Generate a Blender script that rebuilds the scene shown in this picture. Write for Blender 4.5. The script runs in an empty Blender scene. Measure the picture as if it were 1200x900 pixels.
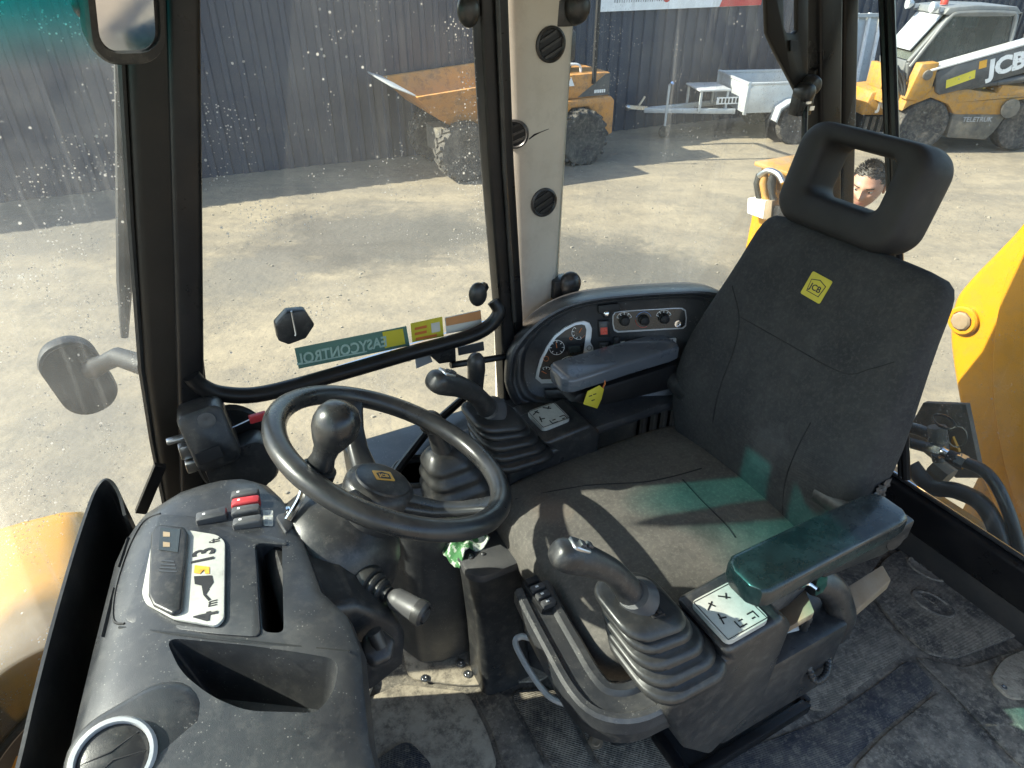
import bpy, bmesh, math, random
from mathutils import Vector, Matrix
from mathutils.bvhtree import BVHTree
R = math.radians
random.seed(7)
scn = bpy.context.scene
col = scn.collection
# ------------------------------------------------------------------ camera
FPX, HOR = 800.0, 520.0                     # focal length in px of a 1200 px wide frame, horizon above centre
TH = math.atan(HOR / FPX)
CT, ST = math.cos(TH), math.sin(TH)
CAM = Vector((0, 0, 1.5))                   # 1.5 m above the cab floor
cd = bpy.data.cameras.new('camera')
cd.sensor_width = 36.0
cd.lens = 36.0 * FPX / 1200.0
cd.clip_start = 0.02
cd.clip_end = 2000
cam = bpy.data.objects.new('camera', cd)
col.objects.link(cam)
cam.location = CAM
cam.rotation_euler = (math.pi / 2 - TH, 0, 0)
scn.camera = cam
# ------------------------------------------------------------------ light
SUN_TO = Vector((0.80, 0.05, -0.60)).normalized()      # direction the light travels
SUN_EL = math.asin(-SUN_TO.z)
SUN_AZ = math.atan2(-SUN_TO.x, -SUN_TO.y)
world = bpy.data.worlds.new('World')
scn.world = world
world.use_nodes = True
wn = world.node_tree
bg = wn.nodes['Background']
sky = wn.nodes.new('ShaderNodeTexSky')
sky.sky_type = 'NISHITA'
sky.sun_disc = False
sky.sun_elevation = SUN_EL
sky.sun_rotation = SUN_AZ
sky.air_density = 1.0
sky.dust_density = 1.5
wn.links.new(sky.outputs[0], bg.inputs[0])
bg.inputs[1].default_value = 0.15
sd = bpy.data.lights.new('sun', 'SUN')
sd.energy = 5.0
sd.angle = R(0.55)
sd.color = (1.0, 0.91, 0.77)
sun = bpy.data.objects.new('sun', sd)
col.objects.link(sun)
sun.rotation_euler = SUN_TO.to_track_quat('-Z', 'Y').to_euler()
sun.location = (-6, 0, 8)
vs = scn.view_settings
vs.view_transform = 'Standard'
vs.look = 'None'
vs.exposure = 1.55
vs.gamma = 1.0
vs.use_curve_mapping = False
scn.cycles.max_bounces = 10
scn.cycles.diffuse_bounces = 5
scn.cycles.transparent_max_bounces = 24
scn.cycles.caustics_reflective = False
scn.cycles.caustics_refractive = False

# ------------------------------------------------------------------ pixel helpers (1200 x 900 frame)
AM = R(28.0)                                 # the machine's long axis against the picture
MROT = Matrix.Rotation(AM, 4, 'Z')           # machine frame: x rearward, y to its right-hand side, z up from the floor
MINV = MROT.inverted()
GZ = -1.35                                   # yard level below the cab floor
def ray(px, py):
    v = 450 - py
    return Vector((px - 600, CT * FPX + ST * v, -ST * FPX + CT * v))
def wz(px, py, z):
    d = ray(px, py); return CAM + d * ((z - CAM.z) / d.z)
def wy(px, py, y):
    d = ray(px, py); return CAM + d * (y / d.y)
def wd(px, py, dep): return CAM + ray(px, py) * (dep / FPX)
def mz(px, py, z): return MINV @ wz(px, py, z)
def mu(px, py, u):
    d = MINV.to_3x3() @ ray(px, py); return CAM + d * (u / d.x)
def mv(px, py, v):
    d = MINV.to_3x3() @ ray(px, py); return CAM + d * (v / d.y)
def mpl(px, py, p, n):                       # ray against a plane given in machine coordinates
    d = MINV.to_3x3() @ ray(px, py); n = Vector(n)
    return CAM + d * ((Vector(p) - CAM).dot(n) / d.dot(n))
def V(*a): return Vector(a)
def frame(o, x, y=None, z=None):
    """matrix with origin o; x axis and either a y or z hint"""
    x = Vector(x).normalized()
    if z is not None:
        z = Vector(z); y = z.cross(x).normalized(); z = x.cross(y).normalized()
    else:
        y = Vector(y); z = x.cross(y).normalized(); y = z.cross(x).normalized()
    m = Matrix((x, y, z)).transposed().to_4x4()
    m.translation = Vector(o)
    return m
def yard(x, y, deg, z=GZ):
    return Matrix.Translation((x, y, z)) @ Matrix.Rotation(R(deg), 4, 'Z')

# ------------------------------------------------------------------ materials
MATS = {}
def nn(t, kind, **kw):
    n = t.nodes.new(kind)
    for k, v in kw.items(): setattr(n, k, v)
    return n
def material(name, c, rough=0.5, metal=0.0, c2=None, scale=6.0, amt=0.5, dust=0.0, dustc=(0.33, 0.29, 0.23),
             dscale=9.0, speck=0.0, bump=0.0, bscale=80.0, rvar=0.1, spec=0.5, coat=0.0, weave=0.0, ridges=0.0,
             stain=None, sharp=0.5, lo=0.42, dlo=0.40, dw=0.30, grime=None):
    m = bpy.data.materials.new(name); m.use_nodes = True
    t = m.node_tree; b = t.nodes['Principled BSDF']; L = t.links.new
    tc = nn(t, 'ShaderNodeTexCoord')
    def noise(s, d=6.0, r=0.6, vec=None):
        n = nn(t, 'ShaderNodeTexNoise'); n.inputs['Scale'].default_value = s
        n.inputs['Detail'].default_value = d; n.inputs['Roughness'].default_value = r
        L(vec or tc.outputs['Object'], n.inputs['Vector']); return n.outputs[0]
    def ramp(src, a, bb, o1=1.0):
        r = nn(t, 'ShaderNodeMapRange'); r.inputs[1].default_value = a; r.inputs[2].default_value = bb
        r.inputs[3].default_value = 0; r.inputs[4].default_value = o1; r.clamp = True; L(src, r.inputs[0]); return r.outputs[0]
    def mix(f, a, bb):
        x = nn(t, 'ShaderNodeMix', data_type='RGBA')
        if isinstance(f, float): x.inputs[0].default_value = f
        else: L(f, x.inputs[0])
        for i, q in ((6, a), (7, bb)):
            if isinstance(q, tuple): x.inputs[i].default_value = (*q, 1)
            else: L(q, x.inputs[i])
        return x.outputs[2]
    cur = c
    if c2 is None: c2 = tuple(min(1, k * 1.35 + .004) for k in c)
    cur = mix(ramp(noise(scale), lo, lo + .5 * (1.05 - sharp), amt), cur, c2)
    dfac = None
    if dust:
        dfac = ramp(noise(dscale, 9, .72), dlo, dlo + dw, dust); cur = mix(dfac, cur, dustc)
    if grime:                                  # (scale, strength, colour): fine high-contrast dirt
        for gs, ga, gc in grime:
            cur = mix(ramp(noise(gs, 8, .75), .50, .60, ga), cur, gc)
    if speck:
        vo = nn(t, 'ShaderNodeTexVoronoi'); vo.inputs['Scale'].default_value = 190; L(tc.outputs['Object'], vo.inputs['Vector'])
        s1 = ramp(vo.outputs['Distance'], .22, .08)
        s2 = ramp(noise(40, 3), .5, .62)
        mm = nn(t, 'ShaderNodeMath', operation='MULTIPLY'); L(s1, mm.inputs[0]); L(s2, mm.inputs[1])
        m2 = nn(t, 'ShaderNodeMath', operation='MULTIPLY'); L(mm.outputs[0], m2.inputs[0]); m2.inputs[1].default_value = speck
        cur = mix(m2.outputs[0], cur, dustc)
    if stain:                                  # list of (centre in object space, radius, colour, strength)
        for (p, rad, sc, st) in stain:
            g = nn(t, 'ShaderNodeVectorMath', operation='DISTANCE'); L(tc.outputs['Object'], g.inputs[0]); g.inputs[1].default_value = p
            ad = nn(t, 'ShaderNodeMath', operation='MULTIPLY_ADD'); L(noise(min(11, 2.2 / rad), 7, .7), ad.inputs[0]); ad.inputs[1].default_value = rad * 1.8; L(g.outputs[1], ad.inputs[2])
            cur = mix(ramp(ad.outputs[0], rad * 1.65, rad * 1.25, st), cur, sc)
    if isinstance(cur, tuple): b.inputs['Base Color'].default_value = (*cur, 1)
    else: L(cur, b.inputs['Base Color'])
    b.inputs['Metallic'].default_value = metal
    b.inputs['Specular IOR Level'].default_value = spec
    b.inputs['Coat Weight'].default_value = coat
    rr = nn(t, 'ShaderNodeMapRange'); L(noise(scale * 2.3, 5), rr.inputs[0])
    rr.inputs[1].default_value = .3; rr.inputs[2].default_value = .7
    rr.inputs[3].default_value = max(.02, rough - rvar); rr.inputs[4].default_value = min(1, rough + rvar)
    L(rr.outputs[0], b.inputs['Roughness'])
    h = None
    if bump:
        h = noise(bscale, 4)
    if weave:
        w1 = nn(t, 'ShaderNodeTexWave'); w1.inputs['Scale'].default_value = weave; L(tc.outputs['Object'], w1.inputs['Vector'])
        w2 = nn(t, 'ShaderNodeTexWave', bands_direction='Y'); w2.inputs['Scale'].default_value = weave; L(tc.outputs['Object'], w2.inputs['Vector'])
        a = nn(t, 'ShaderNodeMath', operation='MULTIPLY'); L(w1.outputs[1], a.inputs[0]); L(w2.outputs[1], a.inputs[1]); h = a.outputs[0]
    if ridges:
        w1 = nn(t, 'ShaderNodeTexWave', bands_direction='DIAGONAL'); w1.inputs['Scale'].default_value = ridges
        w1.inputs['Distortion'].default_value = .6; L(tc.outputs['Object'], w1.inputs['Vector'])
        a = nn(t, 'ShaderNodeMath', operation='ADD'); L(w1.outputs[1], a.inputs[0])
        if h is not None: L(h, a.inputs[1])
        h = a.outputs[0]
    if h is not None:
        bp = nn(t, 'ShaderNodeBump'); bp.inputs['Strength'].default_value = bump or .25; bp.inputs['Distance'].default_value = (.004 if ridges else .002) if scale > 1.5 else .02
        L(h, bp.inputs['Height']); L(bp.outputs[0], b.inputs['Normal'])
    MATS[name] = m
    return m
def glass_material(name, tint=(0.93, 0.97, 0.95), dirt=0.05, drops=0.5, band=None, patch=0.12, seed=0.0, runs=0.12):
    """thin dusty pane: clear, a little mirror, dust film and dried drops on it; band = (z0, z1, colour) sun strip in the glass"""
    m = bpy.data.materials.new(name); m.use_nodes = True
    t = m.node_tree; L = t.links.new
    t.nodes.remove(t.nodes['Principled BSDF'])
    out = t.nodes['Material Output']
    tc = nn(t, 'ShaderNodeTexCoord')
    mp = nn(t, 'ShaderNodeMapping'); mp.inputs['Location'].default_value = (seed, seed * .7, seed * .3); L(tc.outputs['Object'], mp.inputs['Vector'])
    vec = mp.outputs[0]
    def noise(s, d=6, r=.65, sc=None):
        n = nn(t, 'ShaderNodeTexNoise'); n.inputs['Scale'].default_value = s; n.inputs['Detail'].default_value = d; n.inputs['Roughness'].default_value = r
        if sc:
            q = nn(t, 'ShaderNodeMapping'); q.inputs['Scale'].default_value = sc; L(vec, q.inputs['Vector']); L(q.outputs[0], n.inputs['Vector'])
        else: L(vec, n.inputs['Vector'])
        return n.outputs[0]
    def ramp(src, a, b, o0, o1):
        r = nn(t, 'ShaderNodeMapRange'); r.clamp = True
        for i, q in enumerate((a, b, o0, o1)): r.inputs[i + 1].default_value = q
        L(src, r.inputs[0]); return r.outputs[0]
    def math2(op, a, b):
        x = nn(t, 'ShaderNodeMath', operation=op); x.use_clamp = True
        for i, q in ((0, a), (1, b)):
            if isinstance(q, (int, float)): x.inputs[i].default_value = q
            else: L(q, x.inputs[i])
        return x.outputs[0]
    film = ramp(noise(3.0, 8), .35, .75, dirt, dirt + patch)
    streak = ramp(noise(1.0, 7, .7, (38, 38, 2.2)), .56, .78, 0, runs)
    vo = nn(t, 'ShaderNodeTexVoronoi'); vo.inputs['Scale'].default_value = 120; L(vec, vo.inputs['Vector'])
    dots = math2('MULTIPLY', ramp(vo.outputs['Distance'], .24, .12, 0, drops), ramp(noise(9, 4), .5, .62, 0, 1))
    vo2 = nn(t, 'ShaderNodeTexVoronoi'); vo2.inputs['Scale'].default_value = 55; L(vec, vo2.inputs['Vector'])
    dots2 = math2('MULTIPLY', ramp(vo2.outputs['Distance'], .17, .1, 0, drops), ramp(noise(14, 4), .55, .62, 0, 1))
    f = math2('ADD', math2('ADD', film, streak), math2('ADD', dots, dots2))
    tr = nn(t, 'ShaderNodeBsdfTransparent'); tr.inputs[0].default_value = (*tint, 1)
    if band:
        z0, z1, bc = band
        sx = nn(t, 'ShaderNodeSeparateXYZ'); L(tc.outputs['Object'], sx.inputs[0])
        mx = nn(t, 'ShaderNodeMix', data_type='RGBA'); L(ramp(sx.outputs[2], z0, z1, 0, 1), mx.inputs[0])
        mx.inputs[6].default_value = (*tint, 1); mx.inputs[7].default_value = (*bc, 1); L(mx.outputs[2], tr.inputs[0])
    gl = nn(t, 'ShaderNodeBsdfGlossy'); gl.inputs['Roughness'].default_value = .02
    fr = nn(t, 'ShaderNodeFresnel'); fr.inputs[0].default_value = 1.25
    m1 = nn(t, 'ShaderNodeMixShader'); L(fr.outputs[0], m1.inputs[0]); L(tr.outputs[0], m1.inputs[1]); L(gl.outputs[0], m1.inputs[2])
    df = nn(t, 'ShaderNodeBsdfDiffuse'); df.inputs[0].default_value = (.62, .60, .55, 1)
    tl = nn(t, 'ShaderNodeBsdfTranslucent'); tl.inputs[0].default_value = (.62, .60, .55, 1)
    dd = nn(t, 'ShaderNodeMixShader'); dd.inputs[0].default_value = .6; L(df.outputs[0], dd.inputs[1]); L(tl.outputs[0], dd.inputs[2])
    if band:                                   # dust outside the tinted strip is seen through its colour
        bf = ramp(sx.outputs[2], z0, z1, 0, 1)
        mc = nn(t, 'ShaderNodeMix', data_type='RGBA'); L(bf, mc.inputs[0]); mc.inputs[6].default_value = (.62, .60, .55, 1); mc.inputs[7].default_value = (.02, .50, .52, 1)
        L(mc.outputs[2], df.inputs[0]); L(mc.outputs[2], tl.inputs[0])
        f = math2('ADD', f, math2('MULTIPLY', bf, math2('MULTIPLY', ramp(noise(5, 7), .35, .65, .1, 1), .16)))
    m2 = nn(t, 'ShaderNodeMixShader'); L(f, m2.inputs[0]); L(m1.outputs[0], m2.inputs[1]); L(dd.outputs[0], m2.inputs[2])
    L(m2.outputs[0], out.inputs[0])
    MATS[name] = m
    return m

# ------------------------------------------------------------------ mesh builder
def rrect(w, h, r, n=4, cx=0, cy=0):
    p = []
    for (sx, sy, a0) in ((1, 1, 0), (-1, 1, 90), (-1, -1, 180), (1, -1, 270)):
        for k in range(n + 1):
            a = R(a0 + 90 * k / n)
            p.append((cx + sx * (w / 2 - r) + r * math.cos(a), cy + sy * (h / 2 - r) + r * math.sin(a)))
    return p
def spline(pts, n=6, closed=False):
    """Catmull-Rom through points"""
    P = [Vector(p) for p in pts]; out = []; N = len(P)
    for i in range(N if closed else N - 1):
        if closed: a, b, c, d = P[i - 1], P[i], P[(i + 1) % N], P[(i + 2) % N]
        else: a, b, c, d = P[max(i - 1, 0)], P[i], P[i + 1], P[min(i + 2, N - 1)]
        for k in range(n):
            s = k / n
            out.append(.5 * ((2 * b) + (c - a) * s + (2 * a - 5 * b + 4 * c - d) * s * s + (3 * b - a - 3 * c + d) * s ** 3))
    if not closed: out.append(P[-1].copy())
    return out
class MB:
    def __init__(s, F=MROT): s.v = []; s.f = []; s.F = F; s.mi = []; s.m = 0
    def add(s, pts, faces, L=None):
        o = len(s.v); T = s.F if L is None else s.F @ L
        s.v += [T @ Vector(p) for p in pts]
        s.f += [tuple(i + o for i in f) for f in faces]; s.mi += [s.m] * len(faces)
        return s
    def box(s, c, d, L=None):
        x, y, z = c; a, b, e = d[0] / 2, d[1] / 2, d[2] / 2
        p = [(x + i * a, y + j * b, z + k * e) for k in (-1, 1) for j in (-1, 1) for i in (-1, 1)]
        return s.add(p, [(0, 2, 3, 1), (4, 5, 7, 6), (0, 1, 5, 4), (2, 6, 7, 3), (0, 4, 6, 2), (1, 3, 7, 5)], L)
    def bar(s, p, q, w, h, up=(0, 0, 1)):
        p, q = Vector(p), Vector(q); d = q - p
        u = Vector(up)
        if abs(d.normalized().dot(u)) > .98: u = Vector((1, 0, 0))
        return s.box((d.length / 2, 0, 0), (d.length, w, h), frame(p, d, z=u))
    def prism(s, pts, z0, z1, L=None):
        n = len(pts)
        p = [(x, y, z0) for x, y in pts] + [(x, y, z1) for x, y in pts]
        f = [tuple(range(n - 1, -1, -1)), tuple(range(n, 2 * n))] + [(i, (i + 1) % n, n + (i + 1) % n, n + i) for i in range(n)]
        return s.add(p, f, L)
    def slab(s, pts, n, t):
        """closed plate: polygon pts (3D), thickened along n by t"""
        n = Vector(n); P = [Vector(p) for p in pts]; N = len(P)
        f = [tuple(range(N - 1, -1, -1)), tuple(range(N, 2 * N))] + [(i, (i + 1) % N, N + (i + 1) % N, N + i) for i in range(N)]
        return s.add(P + [p + n * t for p in P], f)
    def loft(s, rings, cap=True, closed=False, L=None):
        n = len(rings[0]); p = [q for r in rings for q in r]; f = []
        m = len(rings)
        for i in range(m if closed else m - 1):
            a, b = i * n, ((i + 1) % m) * n
            for k in range(n): f.append((a + k, a + (k + 1) % n, b + (k + 1) % n, b + k))
        if cap and not closed: f += [tuple(range(n - 1, -1, -1)), tuple(range((m - 1) * n, m * n))]
        return s.add(p, f, L)
    def grid(s, rows):
        n = len(rows[0]); p = [q for r in rows for q in r]
        return s.add(p, [(i * n + k, i * n + k + 1, (i + 1) * n + k + 1, (i + 1) * n + k) for i in range(len(rows) - 1) for k in range(n - 1)])
    def tube(s, path, r, n=10, closed=False, caps=True, flat=1.0):
        P = [Vector(p) for p in path]; N = len(P); rs = r if isinstance(r, (list, tuple)) else [r] * N
        rings = []; up = None
        for i in range(N):
            if closed: d = P[(i + 1) % N] - P[i - 1]
            else: d = P[min(i + 1, N - 1)] - P[max(i - 1, 0)]
            d = d.normalized()
            if up is None:
                up = Vector((0, 0, 1)) if abs(d.z) < .9 else Vector((1, 0, 0))
            x = d.cross(up).normalized(); up = x.cross(d).normalized()
            rings.append([P[i] + rs[i] * (math.cos(2 * math.pi * k / n) * x + flat * math.sin(2 * math.pi * k / n) * up) for k in range(n)])
        return s.loft(rings, cap=caps, closed=closed)
    def lathe(s, prof, L=None, n=28):
        rings = [[(max(r, 1e-4) * math.cos(2 * math.pi * k / n), max(r, 1e-4) * math.sin(2 * math.pi * k / n), h) for k in range(n)] for r, h in prof]
        return s.loft(rings, L=L)
    def ball(s, c, r, n=16, sc=(1, 1, 1)):
        return s.lathe([(r * math.sin(math.pi * k / 10), -r * math.cos(math.pi * k / 10)) for k in range(11)], Matrix.Translation(Vector(c)) @ Matrix.Diagonal((*sc, 1)), n)
    def build(s, name, mat, parent=None, bevel=0.0, seg=2, angle=38, sub=0, smooth=True, label=None, weld=False):
        T = wmat(parent).inverted() if parent is not None else Matrix.Identity(4)
        me = bpy.data.meshes.new(name)
        me.from_pydata([T @ v for v in s.v], [], s.f)
        if any(s.mi):
            me.polygons.foreach_set('material_index', s.mi)
        bm = bmesh.new(); bm.from_mesh(me)
        if weld: bmesh.ops.remove_doubles(bm, verts=bm.verts, dist=1e-4)
        bmesh.ops.recalc_face_normals(bm, faces=bm.faces)
        if bevel:
            ed = [e for e in bm.edges if len(e.link_faces) == 2 and e.calc_face_angle(0) > R(28)]
            if ed: bmesh.ops.bevel(bm, geom=ed, offset=bevel, offset_type='OFFSET', segments=seg, profile=.5, affect='EDGES', clamp_overlap=True)
        bm.to_mesh(me); bm.free()
        if smooth:
            me.shade_smooth(); me.set_sharp_from_angle(angle=R(angle))
        mats = mat if isinstance(mat, (list, tuple)) else [mat]
        for q in mats: me.materials.append(MATS[q] if isinstance(q, str) else q)
        o = bpy.data.objects.new(name, me); col.objects.link(o)
        if parent is not None: o.parent = parent
        if sub:
            md = o.modifiers.new('soft', 'SUBSURF'); md.levels = sub; md.render_levels = sub
        if label: o['label'] = label
        return o
def wmat(o):
    return o.matrix_basis if o.parent is None else wmat(o.parent) @ o.matrix_basis
def thing(name, label, cat, at=(0, 0, 0), rot=28.0, group=None, F=None):
    """an Empty at the base of a thing; 'at' in machine coordinates unless a frame F is given"""
    o = bpy.data.objects.new(name, None); col.objects.link(o)
    o.empty_display_size = .1
    if F is not None: o.matrix_world = F
    else:
        o.matrix_world = Matrix.Translation(MROT @ Vector(at)) @ Matrix.Rotation(R(rot), 4, 'Z')
    o['label'] = label; o['category'] = cat
    if group: o['group'] = group
    return o
def tag(o, label=None, cat=None, group=None, kind=None):
    for k, v in (('label', label), ('category', cat), ('group', group), ('kind', kind)):
        if v: o[k] = v
    return o
def text(s, size, F, mat, parent, name='lettering', depth=.0008, bold=0.0, sx=1.0, shear=0.0):
    """raised lettering in the x-y plane of frame F, centred on its origin"""
    cu = bpy.data.curves.new(name, 'FONT'); cu.body = s; cu.size = size; cu.align_x = 'CENTER'; cu.align_y = 'CENTER'
    cu.extrude = depth; cu.offset = bold; cu.shear = shear; cu.resolution_u = 3
    tmp = bpy.data.objects.new('tmp', cu); col.objects.link(tmp)
    dg = bpy.context.evaluated_depsgraph_get()
    me = bpy.data.meshes.new_from_object(tmp.evaluated_get(dg))
    bpy.data.objects.remove(tmp); bpy.data.curves.remove(cu)
    me.transform(wmat(parent).inverted() @ F @ Matrix.Diagonal((sx, 1, 1, 1)))
    me.materials.clear(); me.materials.append(MATS[mat])
    o = bpy.data.objects.new(name, me); col.objects.link(o); o.parent = parent
    return o
def cut(o, cutters):
    """carve real recesses: subtract closed MBs from o"""
    for mb in cutters:
        c = mb.build('cutter', 'black_plastic', None, smooth=False)
        md = o.modifiers.new('cut', 'BOOLEAN'); md.operation = 'DIFFERENCE'; md.object = c; md.solver = 'EXACT'
        bpy.context.view_layer.update()
        dg = bpy.context.evaluated_depsgraph_get()
        me = bpy.data.meshes.new_from_object(o.evaluated_get(dg))
        o.modifiers.clear(); old = o.data; o.data = me; bpy.data.meshes.remove(old)
        cm = c.data; bpy.data.objects.remove(c); bpy.data.meshes.remove(cm)
    o.data.shade_smooth(); o.data.set_sharp_from_angle(angle=R(38))
    return o
def bvh(o):
    bpy.context.view_layer.update()
    dg = bpy.context.evaluated_depsgraph_get(); e = o.evaluated_get(dg); me = e.to_mesh()
    M = wmat(o); vv = [M @ v.co for v in me.vertices]; ff = [tuple(p.vertices) for p in me.polygons]
    e.to_mesh_clear()
    return BVHTree.FromPolygons(vv, ff)
def hit(tree, px, py):
    """world point and normal where the line of sight through a pixel meets a surface"""
    h = tree.ray_cast(CAM, ray(px, py).normalized())
    return h[0], (h[1] if h[1] is None or h[1].dot(ray(px, py)) < 0 else -h[1])
I4 = Matrix.Identity(4)
# ------------------------------------------------------------------ palette
material('black_plastic', (.018, .019, .021), .35, speck=.35, dust=.12, dustc=(.20, .18, .15), dscale=5, bump=.14, bscale=700, grime=((45, .14, (.20, .185, .16)),))
material('console_plastic', (.022, .024, .028), .35, speck=.9, dust=.14, dustc=(.25, .24, .22), dscale=4, bump=.18, bscale=900, rvar=.08, spec=.65, grime=((38, .10, (.2, .19, .17)),))
material('grey_plastic', (.045, .047, .052), .42, dust=.2, dustc=(.25, .23, .2), bump=.1, bscale=500)
material('rubber', (.016, .017, .018), .38, dust=.18, dustc=(.12, .115, .10), dscale=7, bump=.06, bscale=300, grime=((60, .10, (.14, .13, .115)),))
material('rim_rubber', (.014, .015, .017), .30, dust=.3, dustc=(.10, .095, .085), dscale=16, bump=.06, bscale=400)
material('frame_paint', (.007, .007, .008), .34, dust=.03, bump=.03, bscale=200, spec=.3)
material('pillar_trim', (.010, .0085, .007), .42, dust=.10, dustc=(.06, .042, .028), bump=.05, bscale=300, spec=.28)  # brown cast of sunlight on black plastic is put into this colour
material('dark', (.006, .006, .007), .6)
material('cream', (.60, .55, .47), .5, c2=(.52, .47, .39), dust=.18, dustc=(.32, .27, .21), dscale=5, bump=.04, bscale=250, grime=((18, .12, (.25, .21, .16)),))
material('seat_fabric', (.030, .031, .033), .88, c2=(.044, .045, .046), scale=5, dust=.35, dustc=(.085, .082, .075), dscale=4.5, weave=330, bump=.3, spec=.25)
material('cushion_fabric', (.062, .057, .051), .92, c2=(.092, .082, .071), scale=7, dust=.55, dustc=(.15, .128, .105), dscale=5, weave=330, bump=.3, spec=.2)
material('seat_seam', (.008, .008, .009), .8)
material('headrest_foam', (.016, .016, .017), .62, dust=.2, dustc=(.06, .05, .045), bump=.1, bscale=350, spec=.35)
material('teal_lit_pad', (.011, .016, .018), .27, c2=(.018, .026, .028), scale=9, dust=.25, dustc=(.12, .14, .14), dscale=22, bump=.05, bscale=250, coat=.2)  # near-black pad; teal light through the sun strip put into its colour
material('arm_pad', (.085, .098, .118), .30, c2=(.12, .135, .16), dust=.2, dustc=(.16, .17, .19), bump=.04, bscale=250, coat=.6)
material('mat_rubber', (.075, .070, .064), .8, c2=(.14, .13, .115), scale=17, dust=.75, dustc=(.38, .325, .25), dscale=9, dlo=.36, dw=.3, ridges=95, bump=.6, bscale=160, spec=.18, speck=.7, grime=((30, .45, (.045, .043, .041)), (70, .55, (.37, .32, .25))))
material('mat_smooth', (.065, .062, .058), .72, c2=(.135, .125, .112), scale=20, dust=.75, dustc=(.38, .325, .25), dscale=8, dlo=.36, dw=.3, bump=.8, bscale=110, spec=.18, speck=.7, grime=((26, .5, (.04, .039, .038)), (60, .6, (.38, .33, .255))))
material('mat_dusty', (.15, .13, .105), .9, c2=(.31, .27, .205), scale=16, dust=.9, dustc=(.42, .36, .275), dscale=16, dlo=.33, dw=.22, bump=.9, bscale=90, spec=.18, speck=.7, grime=((28, .6, (.09, .08, .068)), (75, .5, (.45, .39, .30))))
material('tread_blue', (.048, .050, .060), .55, c2=(.10, .10, .104), scale=15, dust=.65, dustc=(.29, .255, .205), dscale=9, dlo=.42, dw=.3, ridges=110, bump=.6, bscale=150, spec=.18, speck=.6, grime=((34, .4, (.04, .04, .045)), (80, .5, (.33, .29, .23))))
material('yellow', (.56, .255, .003), .36, c2=(.50, .22, .005), dust=.14, dustc=(.42, .26, .07), dscale=6, spec=.5, coat=.15, grime=((22, .25, (.30, .18, .05)),))
material('yellow_dirty', (.47, .225, .018), .55, c2=(.38, .18, .025), dust=.6, dustc=(.27, .21, .14), dscale=5, grime=((14, .45, (.16, .12, .08)), (40, .3, (.30, .24, .16))))
material('orange_dumper', (.56, .24, .045), .65, c2=(.44, .18, .04), dust=.5, dustc=(.27, .21, .145), dscale=3.5, scale=3, grime=((9, .5, (.12, .08, .05)),))
material('steel', (.48, .49, .50), .32, 1.0, dust=.2, bump=.05)
material('chrome', (.78, .78, .78), .12, 1.0)
material('galv', (.50, .53, .55), .5, .35, c2=(.40, .43, .46), dust=.25, scale=3, dustc=(.34, .30, .25))
material('silver_paint', (.58, .59, .60), .35, .3, dust=.1)
material('rust_block', (.24, .17, .10), .8, c2=(.34, .26, .18), scale=20, dust=.5)
material('tyre', (.022, .022, .023), .85, dust=.6, dustc=(.14, .125, .105), dscale=5, bump=.3, bscale=60, grime=((20, .5, (.16, .14, .115)),))
material('boom_grey', (.042, .047, .055), .45, dust=.3, dustc=(.2, .18, .15), dscale=3)
material('cab_grey', (.13, .14, .145), .45, dust=.25, dscale=3)
material('mud_grey', (.075, .073, .068), .8, c2=(.13, .122, .107), dust=.6, dscale=3, dustc=(.23, .20, .155), grime=((15, .5, (.19, .165, .13)),))
material('fence_sheet', (.021, .032, .058), .5, c2=(.030, .043, .070), scale=1.6, dust=.3, dustc=(.075, .08, .09), dscale=2.2, bump=.02)
material('white_panel', (.75, .76, .76), .5, dust=.15, dscale=5)
material('red_panel', (.55, .05, .045), .5)
material('white_ink', (.75, .75, .74), .5)
material('grey_ink', (.30, .31, .32), .6)
material('black_ink', (.012, .012, .013), .55)
material('decal_white', (.47, .47, .43), .35, dust=.35, dscale=14, dustc=(.32, .31, .27), grime=((50, .2, (.25, .24, .21)),))
material('decal_yellow', (.62, .52, .04), .45, dust=.2, dscale=12, dustc=(.35, .3, .1))
material('badge_yellow', (.50, .43, .045), .7, weave=300, bump=.2)
material('amber', (.70, .36, .04), .4)
material('red_plastic', (.42, .035, .04), .38)
material('orange_sticker', (.55, .25, .10), .5)
material('green_sticker', (.10, .20, .16), .5, c2=(.14, .25, .2))
material('green_letter', (.33, .46, .40), .5)
material('sticker_paper', (.60, .57, .50), .6)
material('cloth_green', (.06, .19, .07), .9, c2=(.5, .55, .48), scale=38, amt=1.0, lo=.46, sharp=.95, weave=120, bump=.4)
material('gauge_face', (.010, .010, .011), .3, coat=.4)
material('orange_mark', (.60, .17, .04), .5)
material('blue_mark', (.12, .25, .55), .5)
material('lamp_red', (.55, .05, .03), .3)
material('lcd', (.03, .036, .034), .2, coat=.4)
material('skin', (.40, .225, .155), .5, c2=(.34, .18, .125), scale=14, spec=.4, bump=.04, bscale=200)
material('hair', (.045, .037, .030), .6, c2=(.09, .08, .07), scale=60, bump=.4, bscale=220)
material('eye_white', (.38, .35, .32), .25)
material('eye_dark', (.03, .02, .015), .2)
material('lips', (.38, .17, .14), .5)
material('jacket', (.045, .05, .06), .85, weave=200, bump=.2)
material('trousers', (.05, .055, .075), .9, weave=220, bump=.2)
material('boots', (.05, .035, .022), .7)
material('mirror_glass', (.85, .86, .86), .03, 1.0, dust=.12, dscale=14)
material('inner_panel', (.028, .027, .026), .6, dust=.3, dustc=(.11, .09, .07))
glass_material('glass_side', dirt=.022, drops=.85, seed=1.3, patch=.07, runs=.06)
glass_material('glass_quarter', dirt=.02, drops=.35, seed=4.7, patch=.05, runs=.22)
glass_material('glass_rear', dirt=.015, drops=.4, seed=8.1, patch=.05)
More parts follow.
